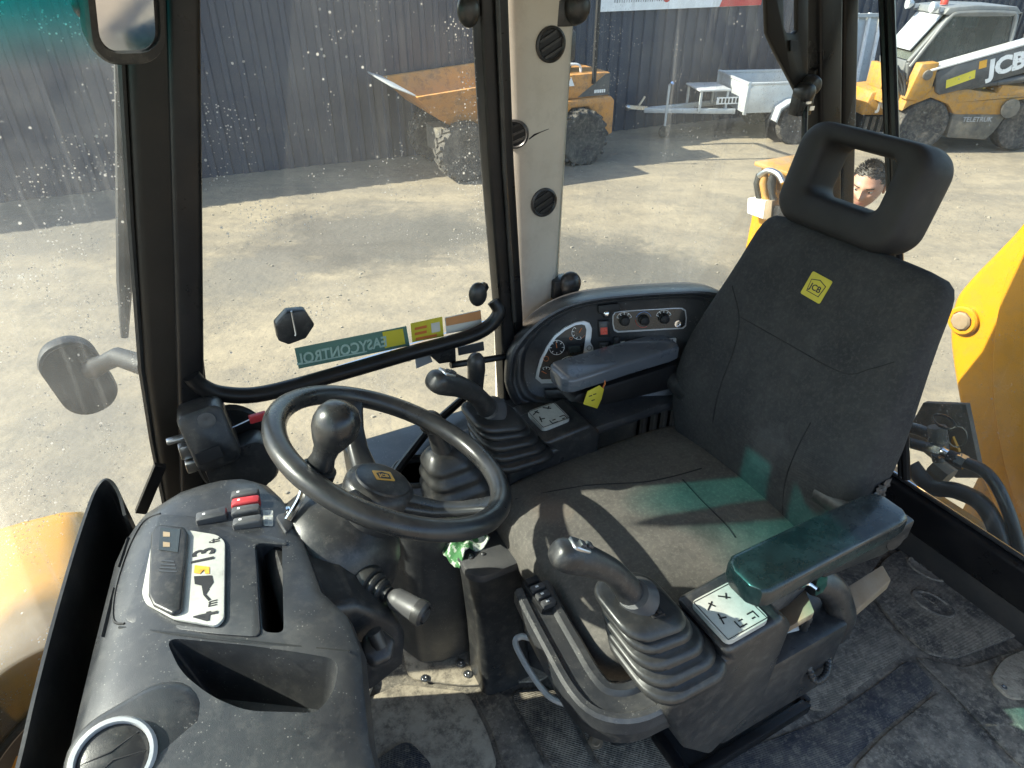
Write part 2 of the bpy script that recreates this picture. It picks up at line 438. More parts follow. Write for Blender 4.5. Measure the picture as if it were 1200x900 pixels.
glass_material('glass_front', dirt=.06, drops=.8, seed=11.9, patch=.22, runs=.16, tint=(.92, .97, .97), band=(1.335, 1.44, (.03, .56, .56)))
glass_material('cab_glass', tint=(.42, .56, .53), dirt=.16, drops=.2, seed=2.2, patch=.12)
# ================================================================== SETTING: the yard
def ground_material():
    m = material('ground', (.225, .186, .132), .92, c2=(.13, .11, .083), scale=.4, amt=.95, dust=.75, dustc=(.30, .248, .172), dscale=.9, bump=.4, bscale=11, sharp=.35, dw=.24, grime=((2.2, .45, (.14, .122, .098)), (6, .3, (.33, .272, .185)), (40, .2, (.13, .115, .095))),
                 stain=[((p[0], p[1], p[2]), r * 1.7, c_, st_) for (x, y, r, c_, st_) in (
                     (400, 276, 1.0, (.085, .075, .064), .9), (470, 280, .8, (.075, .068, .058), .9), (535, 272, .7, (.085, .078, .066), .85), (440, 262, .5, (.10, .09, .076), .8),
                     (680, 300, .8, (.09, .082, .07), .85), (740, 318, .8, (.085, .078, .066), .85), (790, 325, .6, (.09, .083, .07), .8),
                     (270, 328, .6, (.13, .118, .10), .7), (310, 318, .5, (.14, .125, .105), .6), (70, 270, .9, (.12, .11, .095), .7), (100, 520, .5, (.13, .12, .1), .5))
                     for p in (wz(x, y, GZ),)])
    # wheel ruts: long stretched streaks along the fence
    t = m.node_tree; L = t.links.new; b = t.nodes['Principled BSDF']
    src = b.inputs['Base Color'].links[0].from_socket
    tc = nn(t, 'ShaderNodeTexCoord'); mp = nn(t, 'ShaderNodeMapping'); mp.inputs['Rotation'].default_value = (0, 0, R(-18)); mp.inputs['Scale'].default_value = (.35, 1.3, 1)
    L(tc.outputs['Object'], mp.inputs['Vector'])
    n = nn(t, 'ShaderNodeTexNoise'); n.inputs['Scale'].default_value = 1.5; n.inputs['Detail'].default_value = 8; n.inputs['Roughness'].default_value = .62; n.inputs['Distortion'].default_value = .6; L(mp.outputs[0], n.inputs['Vector'])
    r = nn(t, 'ShaderNodeMapRange'); r.inputs[1].default_value = .44; r.inputs[2].default_value = .64; r.inputs[4].default_value = .42; L(n.outputs[0], r.inputs[0])
    x = nn(t, 'ShaderNodeMix', data_type='RGBA'); L(r.outputs[0], x.inputs[0]); L(src, x.inputs[6]); x.inputs[7].default_value = (.125, .112, .095, 1); L(x.outputs[2], b.inputs['Base Color'])
    bp = [q for q in t.nodes if q.bl_idname == 'ShaderNodeBump'][0]
    ad = nn(t, 'ShaderNodeMath', operation='MULTIPLY_ADD'); L(n.outputs[0], ad.inputs[0]); ad.inputs[1].default_value = 2.0; L(bp.inputs['Height'].links[0].from_socket, ad.inputs[2]); L(ad.outputs[0], bp.inputs['Height'])
    bp.inputs['Distance'].default_value = .03
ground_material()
def ground_z(x, y):
    from mathutils import noise as nz
    return GZ + (.045 * nz.noise((x * .35, y * .5, 3)) + .018 * nz.noise((x * 1.3, y * 1.6, 9)) if abs(x) < 24 and -6 <= y <= 26 else 0) * min(1, max(0, (abs(y - 4) + abs(x) - 2) * .2))
def ground():
    rows = []
    def axis(lo, hi, n, k): return [lo + (hi - lo) * i / n for i in range(n + 1)]
    xs = [-400, -150, -60, -30] + axis(-18, 24, 84, 1) + [40, 80, 160, 400]
    ys = [-400, -120, -40, -15] + axis(-6, 26, 64, 1) + [40, 80, 160, 400]
    from mathutils import noise as nz
    for y in ys:
        rows.append([(x, y, ground_z(x, y)) for x in xs])
    mb = MB(I4); mb.grid(rows)
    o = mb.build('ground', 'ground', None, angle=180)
    tag(o, kind='structure')
    return o
ground()
# loose stones
def stones():
    rng = random.Random(5); mb = MB(I4)
    for _ in range(2200):
        y = rng.uniform(1.9, 13); x = rng.uniform(-.75, 1.0) * y * .9 + rng.uniform(-1, 1)
        if -2.6 < (MINV @ Vector((x, y, 0))).x < 2.9 and (MINV @ Vector((x, y, 0))).y < 1.8: continue
        r = rng.choice((.006, .008, .008, .011, .011, .014, .02)) * rng.uniform(.7, 1.3); g_ = ground_z(x, y); a = rng.uniform(0, 6.28)
        p = [(x + r * math.cos(a + k * 1.257) * rng.uniform(.7, 1.1), y + r * math.sin(a + k * 1.257) * rng.uniform(.7, 1.1), g_ - .02) for k in range(5)]
        z = g_ + r * .45
        mb.add(p + [(x + (q[0] - x) * .6, y + (q[1] - y) * .6, z) for q in p], [(i, (i + 1) % 5, 5 + (i + 1) % 5, 5 + i) for i in range(5)] + [(5, 6, 7, 8, 9)])
    o = mb.build('loose_stones', 'stone', None, smooth=False); tag(o, 'loose pale stones scattered over the yard', 'stones', kind='stuff')
material('stone', (.24, .21, .165), .9, c2=(.36, .32, .25), scale=3)
stones()
# fence of profiled sheets
FA = math.atan2(3.24, 7.03)
FENCE = yard(-4.4, 9.75, math.degrees(FA))
fence = thing('sheet_fence', 'tall dark blue-grey fence of ribbed steel sheets behind the parked plant', 'fence', F=FENCE)
def fence_sheet():
    mb = MB(FENCE); prof = []; W = 1.08; n = 5; p = W / n
    for k in range(n):
        x = k * p
        prof += [(x, 0), (x + p * .52, 0), (x + p * .62, -.032), (x + p * .9, -.032)]
    prof.append((W, 0))
    pts = prof + [(x, y + .004) for x, y in reversed(prof)]
    mb.prism(pts, -.1, 2.75)
    return mb
sheet0 = fence_sheet().build('sheet', 'fence_sheet', fence, smooth=False)
N0 = -12
for k in range(N0, 24):
    o = sheet0 if k == N0 else sheet0.copy()
    if k != N0: col.objects.link(o); o.parent = fence
    o.location = (k * 1.08, random.uniform(-.004, .004), random.uniform(-.015, .015))
for zz_ in (.5, 1.5, 2.4):
    mb = MB(FENCE); mb.box((6.5, .06, zz_), (39, .05, .10)); mb.build('rail', 'galv', fence)
for k in range(N0, 24, 2):
    mb = MB(FENCE); mb.box((k * 1.08, .13, 1.25), (.09, .09, 2.9)); mb.build('post', 'galv', fence)
# banner on the fence
def fence_x(px, py):
    d = FENCE.inverted().to_3x3() @ ray(px, py); o = FENCE.inverted() @ CAM
    return o + d * ((-.05 - o.y) / d.y)
b0, b1, br = fence_x(702, 14), fence_x(892, 3), fence_x(843, 6)
ban = thing('banner', 'long white fence banner with a red right-hand end', 'banner', F=FENCE @ Matrix.Translation((b0.x, -.05, b0.z)))
zb = b0.z; bw = b1.x - b0.x; rx = br.x - b0.x
BF = FENCE @ Matrix.Translation((b0.x, -.05, zb))
mb = MB(BF); mb.box((bw / 2, 0, .4), (bw, .008, .8)); mb.build('sheet', 'white_panel', ban)
mb = MB(BF); mb.prism([(rx, 0.002), (bw - .002, .002), (bw - .002, .79), (rx + .3, .79), (rx + .12, .3)], .0045, .008, Matrix.Rotation(R(90), 4, 'X')); mb.build('red_panel', 'red_panel', ban)
mb = MB(BF)
for i in range(22):
    w = random.uniform(.02, .06); mb.box((.28 + i * .045, -.0055, .14 + random.uniform(-.004, .004)), (w * .5, .003, .045))
mb.build('small_print', 'grey_ink', ban)['kind'] = 'stuff'
mb = MB(BF); mb.lathe([(.07, 0), (.07, .003), (.045, .003), (.045, 0)], Matrix.Translation((1.28, -.005, .17)) @ Matrix.Rotation(R(90), 4, 'X'), 24); mb.build('round_mark', 'red_panel', ban)
mb = MB(BF)
for i in range(14): mb.box((1.5 + i * .055, -.0055, .2), (.035, .003, .05))
mb.build('small_print', 'blue_mark', ban)['kind'] = 'stuff'

# ================================================================== parked plant in the yard
def tyre_wheel(F, c, r, w, root, rim='yellow_dirty', lugs=18, chunky=True, hub=.55):
    """wheel with axle along local y"""
    L = Matrix.Translation(c) @ Matrix.Rotation(R(90), 4, 'X')
    mb = MB(F)
    h = w / 2
    mb.lathe([(r * hub, -h * .8), (r * .72, -h), (r * .93, -h * .95), (r * .99, -h * .7), (r, 0), (r * .99, h * .7), (r * .93, h * .95), (r * .72, h), (r * hub, h * .8)], L, 32)
    if chunky:
        for k in range(lugs):
            for sgn in (-1, 1):
                a = 2 * math.pi * (k + (.5 if sgn > 0 else 0)) / lugs
                Lk = L @ Matrix.Rotation(a, 4, 'Z') @ Matrix.Translation((r * .99, 0, sgn * h * .45)) @ Matrix.Rotation(R(30 * sgn), 4, 'X')
                mb.box((0, 0, 0), (r * .11, r * .13, h * 1.05), Lk)
    tw = mb.build('tyre', 'tyre', root)
    mb = MB(F)
    mb.lathe([(.001, -h * .55), (r * .2, -h * .6), (r * .24, -h * .4), (r * hub * .9, -h * .45), (r * hub * 1.02, -h * .85), (r * hub * 1.04, h * .8), (r * hub * .9, h * .5), (.001, h * .5)], L, 24)
    for k in range(6):
        a = 2 * math.pi * k / 6
        for sd in (-1, 1):
            mb.lathe([(r * .03, 0), (r * .03, .03), (.001, .03)], L @ Matrix.Translation((r * .32 * math.cos(a), r * .32 * math.sin(a), sd * h * .5)) @ (Matrix.Rotation(math.pi, 4, 'X') if sd < 0 else I4), 6)
    mb.build('rim', rim, root, bevel=0)
    return tw
# --- site dumper -------------------------------------------------
DF = yard(-.66, 9.72, 24.5)
du = thing('site_dumper', 'dirty orange site dumper with a big tipping skip parked along the fence', 'dumper', F=DF)
for (x, y) in ((0, 0), (0, 1.2), (1.87, .05), (1.87, 1.15)): tyre_wheel(DF, (x, y + .02, .385), .39, .30, du, 'orange_dumper')
mb = MB(DF)                                                           # tipping skip: open tub with flared lip
sx = [(-1.12, 1.50), (-.95, 1.40), (-.42, .86), (-.05, .70), (.62, .70), (.92, 1.45), (.98, 1.52)]
outer = [[(x, y0, z) for x, z in sx] for y0 in (-.24, 1.44)]
P = []
def sk(p): return (p[0] * (.70 if p[0] < 0 else .95), p[1], .66 + (p[2] - .66) * .74)
def skiptub(mb):
    out = [(-1.15, -.22, 1.36), (.98, -.22, 1.50), (.98, 1.42, 1.50), (-1.15, 1.42, 1.36)]
    def ring(pts): return pts
    def r4(x0, x1, y0, y1, z0, z1): return [(x0, y0, z0), (x1, y0, z1), (x1, y1, z1), (x0, y1, z0)]
    rings = [r4(-.08, .60, .12, 1.08, .66, .68), r4(-.62, .80, -.05, 1.25, .98, 1.05), r4(-.98, .92, -.24, 1.44, 1.33, 1.46), r4(-1.02, .97, -.27, 1.47, 1.38, 1.53),
             r4(-.97, .92, -.20, 1.40, 1.38, 1.53), r4(-.58, .76, 0, 1.20, 1.03, 1.08), r4(-.06, .55, .16, 1.04, .72, .74)]
    mb.loft([[sk(p) for p in r_] for r_ in rings])
skiptub(mb)
mb.build('skip', 'orange_dumper', du, bevel=.015)
mb = MB(DF); mb.loft([[sk(p) for p in r_] for r_ in [[(-.99, -.20, 1.36), (-.99, 1.40, 1.36), (-1.01, 1.40, 1.40), (-1.01, -.20, 1.40)], [(-1.36, .0, 1.50), (-1.36, 1.2, 1.50), (-1.37, 1.2, 1.54), (-1.37, 0, 1.54)]]])
mb.build('pouring_lip', 'galv', du, bevel=.006)
for y0 in (.1, .6, 1.1):
    mb = MB(DF); mb.loft([[sk(p) for p in r_] for r_ in [[(-.25, y0 - .03, .75), (-.25, y0 + .03, .75), (-.2, y0 + .03, .72), (-.2, y0 - .03, .72)], [(-.92, y0 - .03, 1.33), (-.92, y0 + .03, 1.33), (-.85, y0 + .03, 1.30), (-.85, y0 - .03, 1.30)]]]); mb.build('rib', 'orange_dumper', du)
mb = MB(DF); mb.box((.1, .6, .45), (.7, .62, .34)); mb.box((.95, .6, .5), (1.4, .5, .2)); mb.build('chassis', 'mud_grey', du, bevel=.02)
mb = MB(DF); mb.prism([(1.35, .60), (1.42, .90), (2.38, .92), (2.44, .86), (2.44, .38), (2.2, .34), (2.16, .62), (2.0, .80), (1.72, .80), (1.55, .62)], -1.12, -.08, Matrix.Rotation(R(90), 4, 'X')); mb.build('rear_body', 'orange_dumper', du, bevel=.025)
mb = MB(DF); mb.box((1.95, .6, 1.075), (.86, .9, .33)); mb.build('engine_cover', 'orange_dumper', du, bevel=.03)
mb = MB(DF); mb.prism([(1.84, .93), (2.37, .93), (2.37, 1.22), (2.30, 1.22)], -.1485, -.145, Matrix.Rotation(R(90), 4, 'X')); mb.build('side_decal', 'boom_grey', du)
mb = MB(DF)
for k in range(6): mb.box((2.13 + k * .032, .144, .99), (.022, .004, .045))
mb.build('small_print', 'white_ink', du)['kind'] = 'stuff'
mb = MB(DF); mb.slab([(1.66, .147, 1.09), (1.78, .147, 1.09), (1.72, .147, 1.21)], (0, -1, 0), .004); mb.build('warning_sign', 'white_ink', du)
mb = MB(DF); mb.tube(spline([(1.64, .3, 1.22), (1.65, .3, 1.31), (1.72, .3, 1.35), (1.88, .3, 1.35), (1.95, .3, 1.31), (1.96, .3, 1.22)], 4), .018, 8); mb.build('hand_rail', 'white_ink', du)
mb = MB(DF)
for y0 in (.15, 1.05): mb.tube([(2.1, y0, 1.1), (2.1, y0, 2.45)], .035, 8)
mb.tube([(2.1, .15, 2.45), (2.1, 1.05, 2.45)], .035, 8); mb.build('roll_bar', 'dark', du)
mb = MB(DF); mb.box((1.62, .6, 1.34), (.46, .5, .12)); mb.box((1.86, .6, 1.58), (.1, .46, .4)); mb.build('seat', 'black_plastic', du, bevel=.04)
SW = frame((1.12, .6, 1.62), (0, 1, 0), z=(.6, 0, .8))
mb = MB(DF @ SW); mb.tube([(.19 * math.cos(a * R(15)), .19 * math.sin(a * R(15)), 0) for a in range(24)], .017, 8, closed=True); mb.box((0, 0, 0), (.36, .03, .015)); mb.build('steering_wheel', 'rubber', du)
mb = MB(DF); mb.tube([(1.12, .6, 1.62), (.95, .6, 1.0)], .035, 8); mb.build('steering_column', 'rubber', du)
mb = MB(DF); mb.tube([(1.3, .2, 1.0), (1.27, .2, 1.75)], .012, 6); mb.ball((1.27, .2, 1.77), .03); mb.build('lever', 'red_plastic', du)

# --- box trailer -------------------------------------------------
TF = yard(4.66, 11.80, 7.5)
tr = thing('box_trailer', 'small galvanised box trailer with drawbar standing at the fence', 'trailer', F=TF)
for y in (-.02, 1.42): tyre_wheel(TF, (0, y, .29), .30, .17, tr, 'galv', chunky=False, hub=.6)
mb = MB(TF); zf, zt = .50, .92
mb.box((-.03, .72, zf), (1.66, 1.24, .05)); mb.build('floor', 'galv', tr, bevel=.006)
for y in (.10, 1.34):
    mb = MB(TF); mb.box((-.03, y, .71), (1.66, .025, .40)); mb.box((-.03, y, zt), (1.70, .05, .04)); mb.build('side_panel', 'galv', tr, bevel=.004)
for x in (-.85, .80):
    mb = MB(TF); mb.box((x, .72, .71), (.025, 1.2, .40)); mb.box((x, .72, zt), (.05, 1.22, .04)); mb.build('end_panel', 'galv', tr, bevel=.004)
for y, s in ((-.02, -1), (1.42, 1)):
    mb = MB(TF)
    arc = [(-.40 + 0, .38), (-.36, .58), (-.2, .68), (0, .71), (.2, .68), (.36, .58), (.40, .38)]
    mb.loft([[(x, y - .12, z), (x, y + .12, z), (x * .94, y + .12, z - .02), (x * .94, y - .12, z - .02)] for x, z in arc]); mb.build('mudguard', 'galv', tr)
for y in (.35, 1.1):
    mb = MB(TF); mb.bar((-.9, y, .46), (-2.35, .72, .44), .06, .08); mb.build('drawbar', 'galv', tr, bevel=.006)
mb = MB(TF); mb.bar((-2.3, .72, .47), (-2.62, .72, .50), .05, .06); mb.ball((-2.64, .72, .49), .05); mb.bar((-2.45, .72, .52), (-2.36, .72, .66), .03, .03); mb.build('coupling', 'steel', tr)
mb = MB(TF); mb.tube([(-2.0, .60, .02), (-2.0, .60, .85)], .022, 8); mb.tube([(-2.0, .6, .85), (-2.0, .5, .9)], .014, 8); mb.build('jockey_post', 'galv', tr)
mb = MB(TF); mb.lathe([(.09, -.03), (.1, 0), (.09, .03)], Matrix.Translation((-2.0, .6, .11)) @ Matrix.Rotation(R(90), 4, 'X'), 16); mb.build('jockey_wheel', 'tyre', tr)
mb = MB(TF); mb.tube([(-2.0, .5, .9), (-2.0, .44, .9)], .02, 8); mb.build('jockey_handle', 'blue_mark', tr)
for (x, y) in ((-1.5, .42), (-1.5, 1.02), (-1.05, .42), (-1.05, 1.02)):
    mb = MB(TF); mb.box((x, y, .62), (.035, .035, .32)); mb.build('frame_leg', 'galv', tr)
mb = MB(TF); mb.box((-1.28, .72, .785), (.54, .68, .03)); mb.build('frame_top', 'silver_paint', tr, bevel=.004)
mb = MB(TF); mb.box((-1.02, .40, .62), (.42, .012, .11)); np_ = mb.build('number_plate', 'white_panel', tr)
mb = MB(TF)
for k in range(6): mb.box((-1.17 + k * .06, .392, .62), (.034, .004, .07))
mb.build('plate_marks', 'black_ink', np_)['kind'] = 'stuff'
for xx, yy in ((-.85, .10), (-.85, 1.34), (.80, .1), (.80, 1.34)):
    mb = MB(TF); mb.box((xx, yy, .70), (.05, .05, .5)); mb.build('corner_post', 'galv', tr, bevel=.004)

# --- telescopic forklift ----------------------------------------
KF = yard(8.05, 11.25, 2)
tk = thing('telescopic_forklift', 'yellow and grey telescopic forklift with white-lettered grey boom beside its cab', 'forklift', F=KF)
for (x, y, r) in ((.02, .16, .37), (.02, 1.12, .37), (-1.58, .14, .40), (-1.58, 1.12, .40)): tyre_wheel(KF, (x, y, r), r, .26, tk, 'mud_grey', chunky=False, hub=.6)
RX = Matrix.Rotation(R(90), 4, 'X')
mb = MB(KF); mb.prism([(-1.14, .22), (-1.16, .58), (.62 - .9, .62), (-.40, .30), (-.50, .18)], -1.15, -.02, RX); mb.build('lower_body', 'mud_grey', tk, bevel=.02)
mb = MB(KF); mb.prism([(-2.0, .62), (-1.96, .92), (-1.66, .98), (-1.3, .98), (-.8, .90), (.0, .84), (.95, .80), (.95, .45), (.62, .40), (.52, .58), (.3, .76), (-.02, .82), (-.3, .74), (-.42, .56), (-1.15, .57), (-1.3, .72), (-1.6, .82), (-1.9, .7)], -1.17, -.01, RX); mb.build('body', 'yellow_dirty', tk, bevel=.02)
mb = MB(KF); mb.prism([(-.58, .845), (-.55, 1.0), (.18, .95), (.22, .83)], -.7, -.0, RX); mb.build('engine_step', 'yellow_dirty', tk, bevel=.015)
mb = MB(KF); mb.prism([(.0, .8), (.0, 1.36), (1.0, 1.5), (1.1, .75)], -1.1, -.06, RX); mb.build('engine_cover', 'dark', tk, bevel=.02)
text('TELETRUK', .10, KF @ frame((-.78, -.03, .50), (1, 0, -.0), z=(0, -1, 0)), 'grey_ink', tk, bold=.002)
mb = MB(KF); mb.lathe([(.14, 0), (.14, .03), (.11, .035), (.001, .035)], Matrix.Translation((-.32, -.01, .66)) @ RX, 20); mb.build('filler_cap', 'mud_grey', tk)
BD = V(1, 0, .27).normalized()                                       # boom line
BO = V(-1.62, -.04, 1.04)
BL = KF @ frame(BO, BD, z=(0, -1, 0))                                # x along boom, y up, z towards viewer
mb = MB(BL); mb.prism([(0, -.14), (.06, -.2), (.42, -.21), (2.5, -.23), (2.6, .2), (.05, .19), (-.02, .14)], -.26, 0); mb.build('boom', 'boom_grey', tk, bevel=.02)
mb = MB(BL); mb.box((1.2, .205, -.13), (2.6, .03, .3)); mb.build('boom_rail', 'silver_paint', tk, bevel=.006)
text('JCB', .33, BL @ Matrix.Translation((1.02, -.02, .003)), 'white_ink', tk, bold=.016, sx=1.05)
mb = MB(BL); mb.prism([(.14, -.12), (.56, -.085), (.56, .035), (.14, 0)], .0, .004); mb.build('boom_decal', 'decal_yellow', tk)
mb = MB(BL); mb.box((.66, .085, .003), (.11, .11, .005)); mb.build('boom_badge', 'amber', tk)
KC = KF @ Matrix.Translation((-.30, 0, 0))
mb = MB(KC); mb.prism([(-1.72, .80), (-1.62, 1.30), (-1.36, 1.32), (-1.36, .95), (-1.5, .78)], -.16, .03, RX); mb.build('front_plate', 'yellow_dirty', tk, bevel=.015)
mb = MB(KC); mb.lathe([(.07, 0), (.07, .03), (.04, .035), (.001, .035)], Matrix.Translation((-1.5, -.03, 1.15)) @ RX, 18); mb.build('pivot_pin', 'mud_grey', tk)
mb = MB(KC); mb.box((-1.98, .45, 1.08), (.10, .5, .34)); mb.box((-1.92, .30, 1.25), (.1, .1, .1)); mb.box((-1.9, .55, 1.2), (.12, .1, .1)); mb.build('carriage', 'yellow_dirty', tk, bevel=.012)
for k in range(3):
    mb = MB(KC); mb.tube(spline([(-1.9, .15 + k * .06, 1.25), (-1.75, .1 + k * .05, 1.05 - .05 * k), (-1.7, .05 + k * .05, .85), (-1.62, .08, .75)], 5), .022, 8); mb.build('hose', 'rubber', tk)
mb = MB(KC); mb.tube([(-.9, .05, .95), (.25, .02, 1.12)], .05, 12); mb.tube([(-.35, .03, 1.03), (.1, -.02, 1.10)], .055, 12); mb.build('lift_ram', 'boom_grey', tk)
# cab: posts, roof, glass
def q(x, z): return (x, z)
CB = [(-1.62, 1.03), (-1.98, 1.42), (-1.56, 1.98), (-.35, 2.0), (-.22, 1.9), (-.18, 1.22)]
def post(a, b, y, w=.07, nm='cab_post'):
    mb = MB(KC); mb.bar((a[0], y, a[1]), (b[0], y, b[1]), w, w, up=(0, 1, 0)); return mb.build(nm, 'cab_grey', tk, bevel=.012)
for y in (.28, 1.10):
    post((-1.58, 1.0), (-1.66, 1.28), y); post((-1.66, 1.28), (-1.20, 1.96), y); post((-.12, 1.0), (-.24, 1.92), y)
mb = MB(KC); mb.prism([(-1.36, 1.93), (-1.30, 2.02), (-.9, 2.05), (-.28, 2.03), (-.18, 1.94), (-.3, 1.9), (-1.2, 1.9)], -1.14, -.24, RX); mb.build('roof', 'cab_grey', tk, bevel=.02)
mb = MB(KC); mb.loft([[(-1.70, y, .95), (-1.70, y, 1.30), (-1.66, y, 1.30), (-1.62, y, .95)] for y in (.30, 1.08)]); mb.build('front_panel', 'cab_grey', tk, bevel=.01)
mb = MB(KC); mb.slab([(-1.67, .31, 1.31), (-1.67, 1.07, 1.31), (-1.22, 1.07, 1.94), (-1.22, .31, 1.94)], (-.8, 0, .55), .01); mb.build('windscreen', 'cab_glass', tk)
mb = MB(KC); mb.slab([(-1.64, .37, 1.43), (-1.64, 1.03, 1.43), (-1.28, 1.03, 1.93), (-1.28, .37, 1.93)], (-.8, 0, .55), .02); mb.build('sun_blind', 'galv', tk)
mb = MB(KC); mb.slab([(-1.62, .265, 1.26), (-1.24, .265, 1.9), (-.3, .265, 1.9), (-.18, .265, 1.24)], (0, -1, 0), .008); mb.build('side_glass', 'cab_glass', tk)
mb = MB(KC); mb.tube(spline([(-1.64, .25, 1.22), (-1.42, .25, 1.62), (-1.26, .25, 1.88), (-1.1, .25, 1.95), (-.4, .25, 1.95), (-.24, .25, 1.86), (-.18, .25, 1.3)], 5), .028, 8); mb.build('door_frame', 'cab_grey', tk)
mb = MB(KC); mb.box((-.8, .68, 1.15), (.5, .45, .14)); mb.box((-.55, .68, 1.45), (.12, .42, .55)); mb.build('seat', 'black_plastic', tk, bevel=.04)
mb = MB(KC); mb.box((-.15, .68, 1.4), (.02, .8, 1.1)); mb.build('rear_panel', 'boom_grey', tk)
for y in (.34, 1.04):
    mb = MB(KC); mb.lathe([(.03, 0), (.07, .05), (.075, .1), (.001, .1)], Matrix.Translation((-1.42, y, 2.02)) @ Matrix.Rotation(R(-90), 4, 'Y'), 14); mb.box((-1.36, y, 1.99), (.06, .03, .06)); mb.build('work_lamp', 'galv', tk)
mb = MB(KC); mb.lathe([(.055, 0), (.055, .08), (.04, .1), (.001, .105)], Matrix.Translation((-1.22, .55, 2.04)), 16); mb.build('beacon', 'lamp_red', tk)

# --- low yellow machine end, loading ramp, cream machine at the edge ------
LF = yard(5.98, 12.1, 2)
lw = thing('compact_roller', 'low yellow machine end with white letters above a slatted dark skirt', 'roller', F=LF)
mb = MB(LF); mb.prism([(-.1, .38), (-.02, .74), (.74, .82), (.86, .76), (.86, .38)], -.9, 0, RX); mb.build('body', 'yellow_dirty', lw, bevel=.03)
mb = MB(LF); mb.box((.40, .45, .22), (.86, .8, .30)); mb.build('skirt', 'dark', lw, bevel=.01)
for k in range(7):
    mb = MB(LF); mb.box((.04 + k * .12, .035, .22), (.05, .03, .26)); mb.build('slat', 'mud_grey', lw)
mb = MB(LF); mb.box((.40, .4, .05), (.95, .9, .09)); mb.build('bumper', 'galv', lw, bevel=.01)
text('JCB', .22, LF @ frame((.30, -.004, .54), (1, 0, 0), z=(0, -1, 0)), 'white_ink', lw, bold=.01)
PF = yard(6.35, 13.9, 12)
rp = thing('loading_ramp', 'pale grey ribbed loading ramp stood upright behind the yellow machines', 'ramp', F=PF)
mb = MB(PF)
mb.slab([(-.35, 0, 0), (.45, 0, 0), (.52, .25, 1.72), (-.28, .25, 1.72)], (0, 1, 0), .02); mb.build('sheet', 'galv', rp)
for k in range(4):
    mb = MB(PF); x = -.32 + k * .25
    mb.bar((x, -.03, 0), (x + .07, .22, 1.74), .05, .05, up=(0, 1, 0)); mb.build('rib', 'white_panel', rp)
mb = MB(PF); mb.bar((-.3, .2, 1.7), (.52, .2, 1.7), .06, .06); mb.build('cross_bar', 'galv', rp)
mb = MB(PF); mb.bar((-.35, -.03, .05), (.45, -.03, .05), .06, .06); mb.build('cross_bar', 'galv', rp)
XF = yard(11.4, 14.6, 5)
xm = thing('cream_digger', 'cream excavator body half out of view behind the grey forklift cab', 'excavator', F=XF)
mb = MB(XF); mb.prism([(-.6, .5), (-.62, 1.55), (-.4, 1.75), (1.6, 1.8), (1.8, 1.5), (1.8, .5)], -1.4, 0, RX); mb.build('body', 'cream', xm, bevel=.05)
mb = MB(XF); mb.prism([(-.1, 1.35), (-.1, 1.62), (.45, 1.62), (.45, 1.35)], .0, .01, RX); mb.build('grille', 'white_panel', xm)
mb = MB(XF); mb.lathe([(.09, 0), (.09, .012), (.05, .012), (.05, 0)], Matrix.Translation((.15, -.012, 1.48)) @ RX, 18); mb.build('emblem', 'black_ink', xm)
mb = MB(XF); mb.prism([(.2, 1.75), (.3, 2.4), (1.3, 2.4), (1.4, 1.75)], -1.2, -.2, RX); mb.build('cab', 'cab_grey', xm, bevel=.05)
for y in (.2, 1.2):
    mb = MB(XF); mb.prism(rrect(2.6, .5, .24, 5, .6, .25), -y - .17, -y + .17, RX); mb.build('track', 'tyre', xm)
# ================================================================== the loader's cab
cab = thing('loader_cab', 'cab shell of the digger with black posts, dusty panes and rubber floor', 'vehicle cab', at=(.6, .6, 0))
mb = MB(); mb.box((.66, .58, -.03), (2.04, 1.46, .06)); flr = mb.build('floor', 'mat_smooth', cab, bevel=.004)
mb = MB(); mb.box((.66, .58, -.35), (1.9, 1.3, .55)); mb.build('chassis', 'yellow_dirty', cab, bevel=.02)
def mat_panel(px, m, t=.008, rad=3, z=0.0, name='mat_panel', parent=None, bev=.0025, smooth=True):
    p = [mz(x, y, z) for x, y in px]
    if smooth:                                   # rounded corners
        q = []; n = len(p)
        for i in range(n):
            a, b, c = p[i - 1], p[i], p[(i + 1) % n]
            r = min(.03 * rad / 3, .35 * (a - b).length, .35 * (c - b).length)
            s, e = b + (a - b).normalized() * r, b + (c - b).normalized() * r
            for k in range(5):
                w = k / 4; q.append((1 - w) ** 2 * s + 2 * w * (1 - w) * b + w * w * e)
        p = q
    mb = MB(); mb.slab(p, (0, 0, 1), t)
    return mb.build(name, m, parent or flr, bevel=bev)
mat_panel([(452, 640), (478, 797), (545, 806), (640, 799), (655, 770), (590, 620)], 'mat_dusty', .009)
mat_panel([(330, 905), (405, 830), (470, 803), (548, 812), (572, 860), (585, 905)], 'mat_dusty', .006)
mat_panel([(554, 813), (590, 811), (642, 905), (591, 905), (578, 860)], 'mat_smooth', .007)
mat_panel([(596, 811), (650, 806), (700, 905), (648, 905)], 'mat_rubber', .006)
mat_panel([(656, 806), (760, 800), (800, 905), (706, 905)], 'mat_rubber', .008)
mat_panel([(435, 898), (478, 868), (512, 905), (440, 915)], 'tread_blue', .013)
mat_panel([(405, 795), (428, 780), (440, 800), (425, 838), (398, 850)], 'mat_dusty', .016, 8)
mat_panel([(925, 700), (1012, 712), (1060, 766), (962, 838), (880, 800)], 'mat_rubber', .008)
mat_panel([(745, 905), (800, 905), (962, 846), (1020, 808), (1066, 772), (1098, 806), (1030, 860), (985, 905)], 'tread_blue', .006)
mat_panel([(995, 905), (1036, 862), (1102, 810), (1185, 905)], 'mat_smooth', .008)
mat_panel([(1070, 770), (1096, 776), (1130, 784), (1200, 760), (1290, 735), (1340, 905), (1200, 905), (1104, 802)], 'mat_smooth', .006)
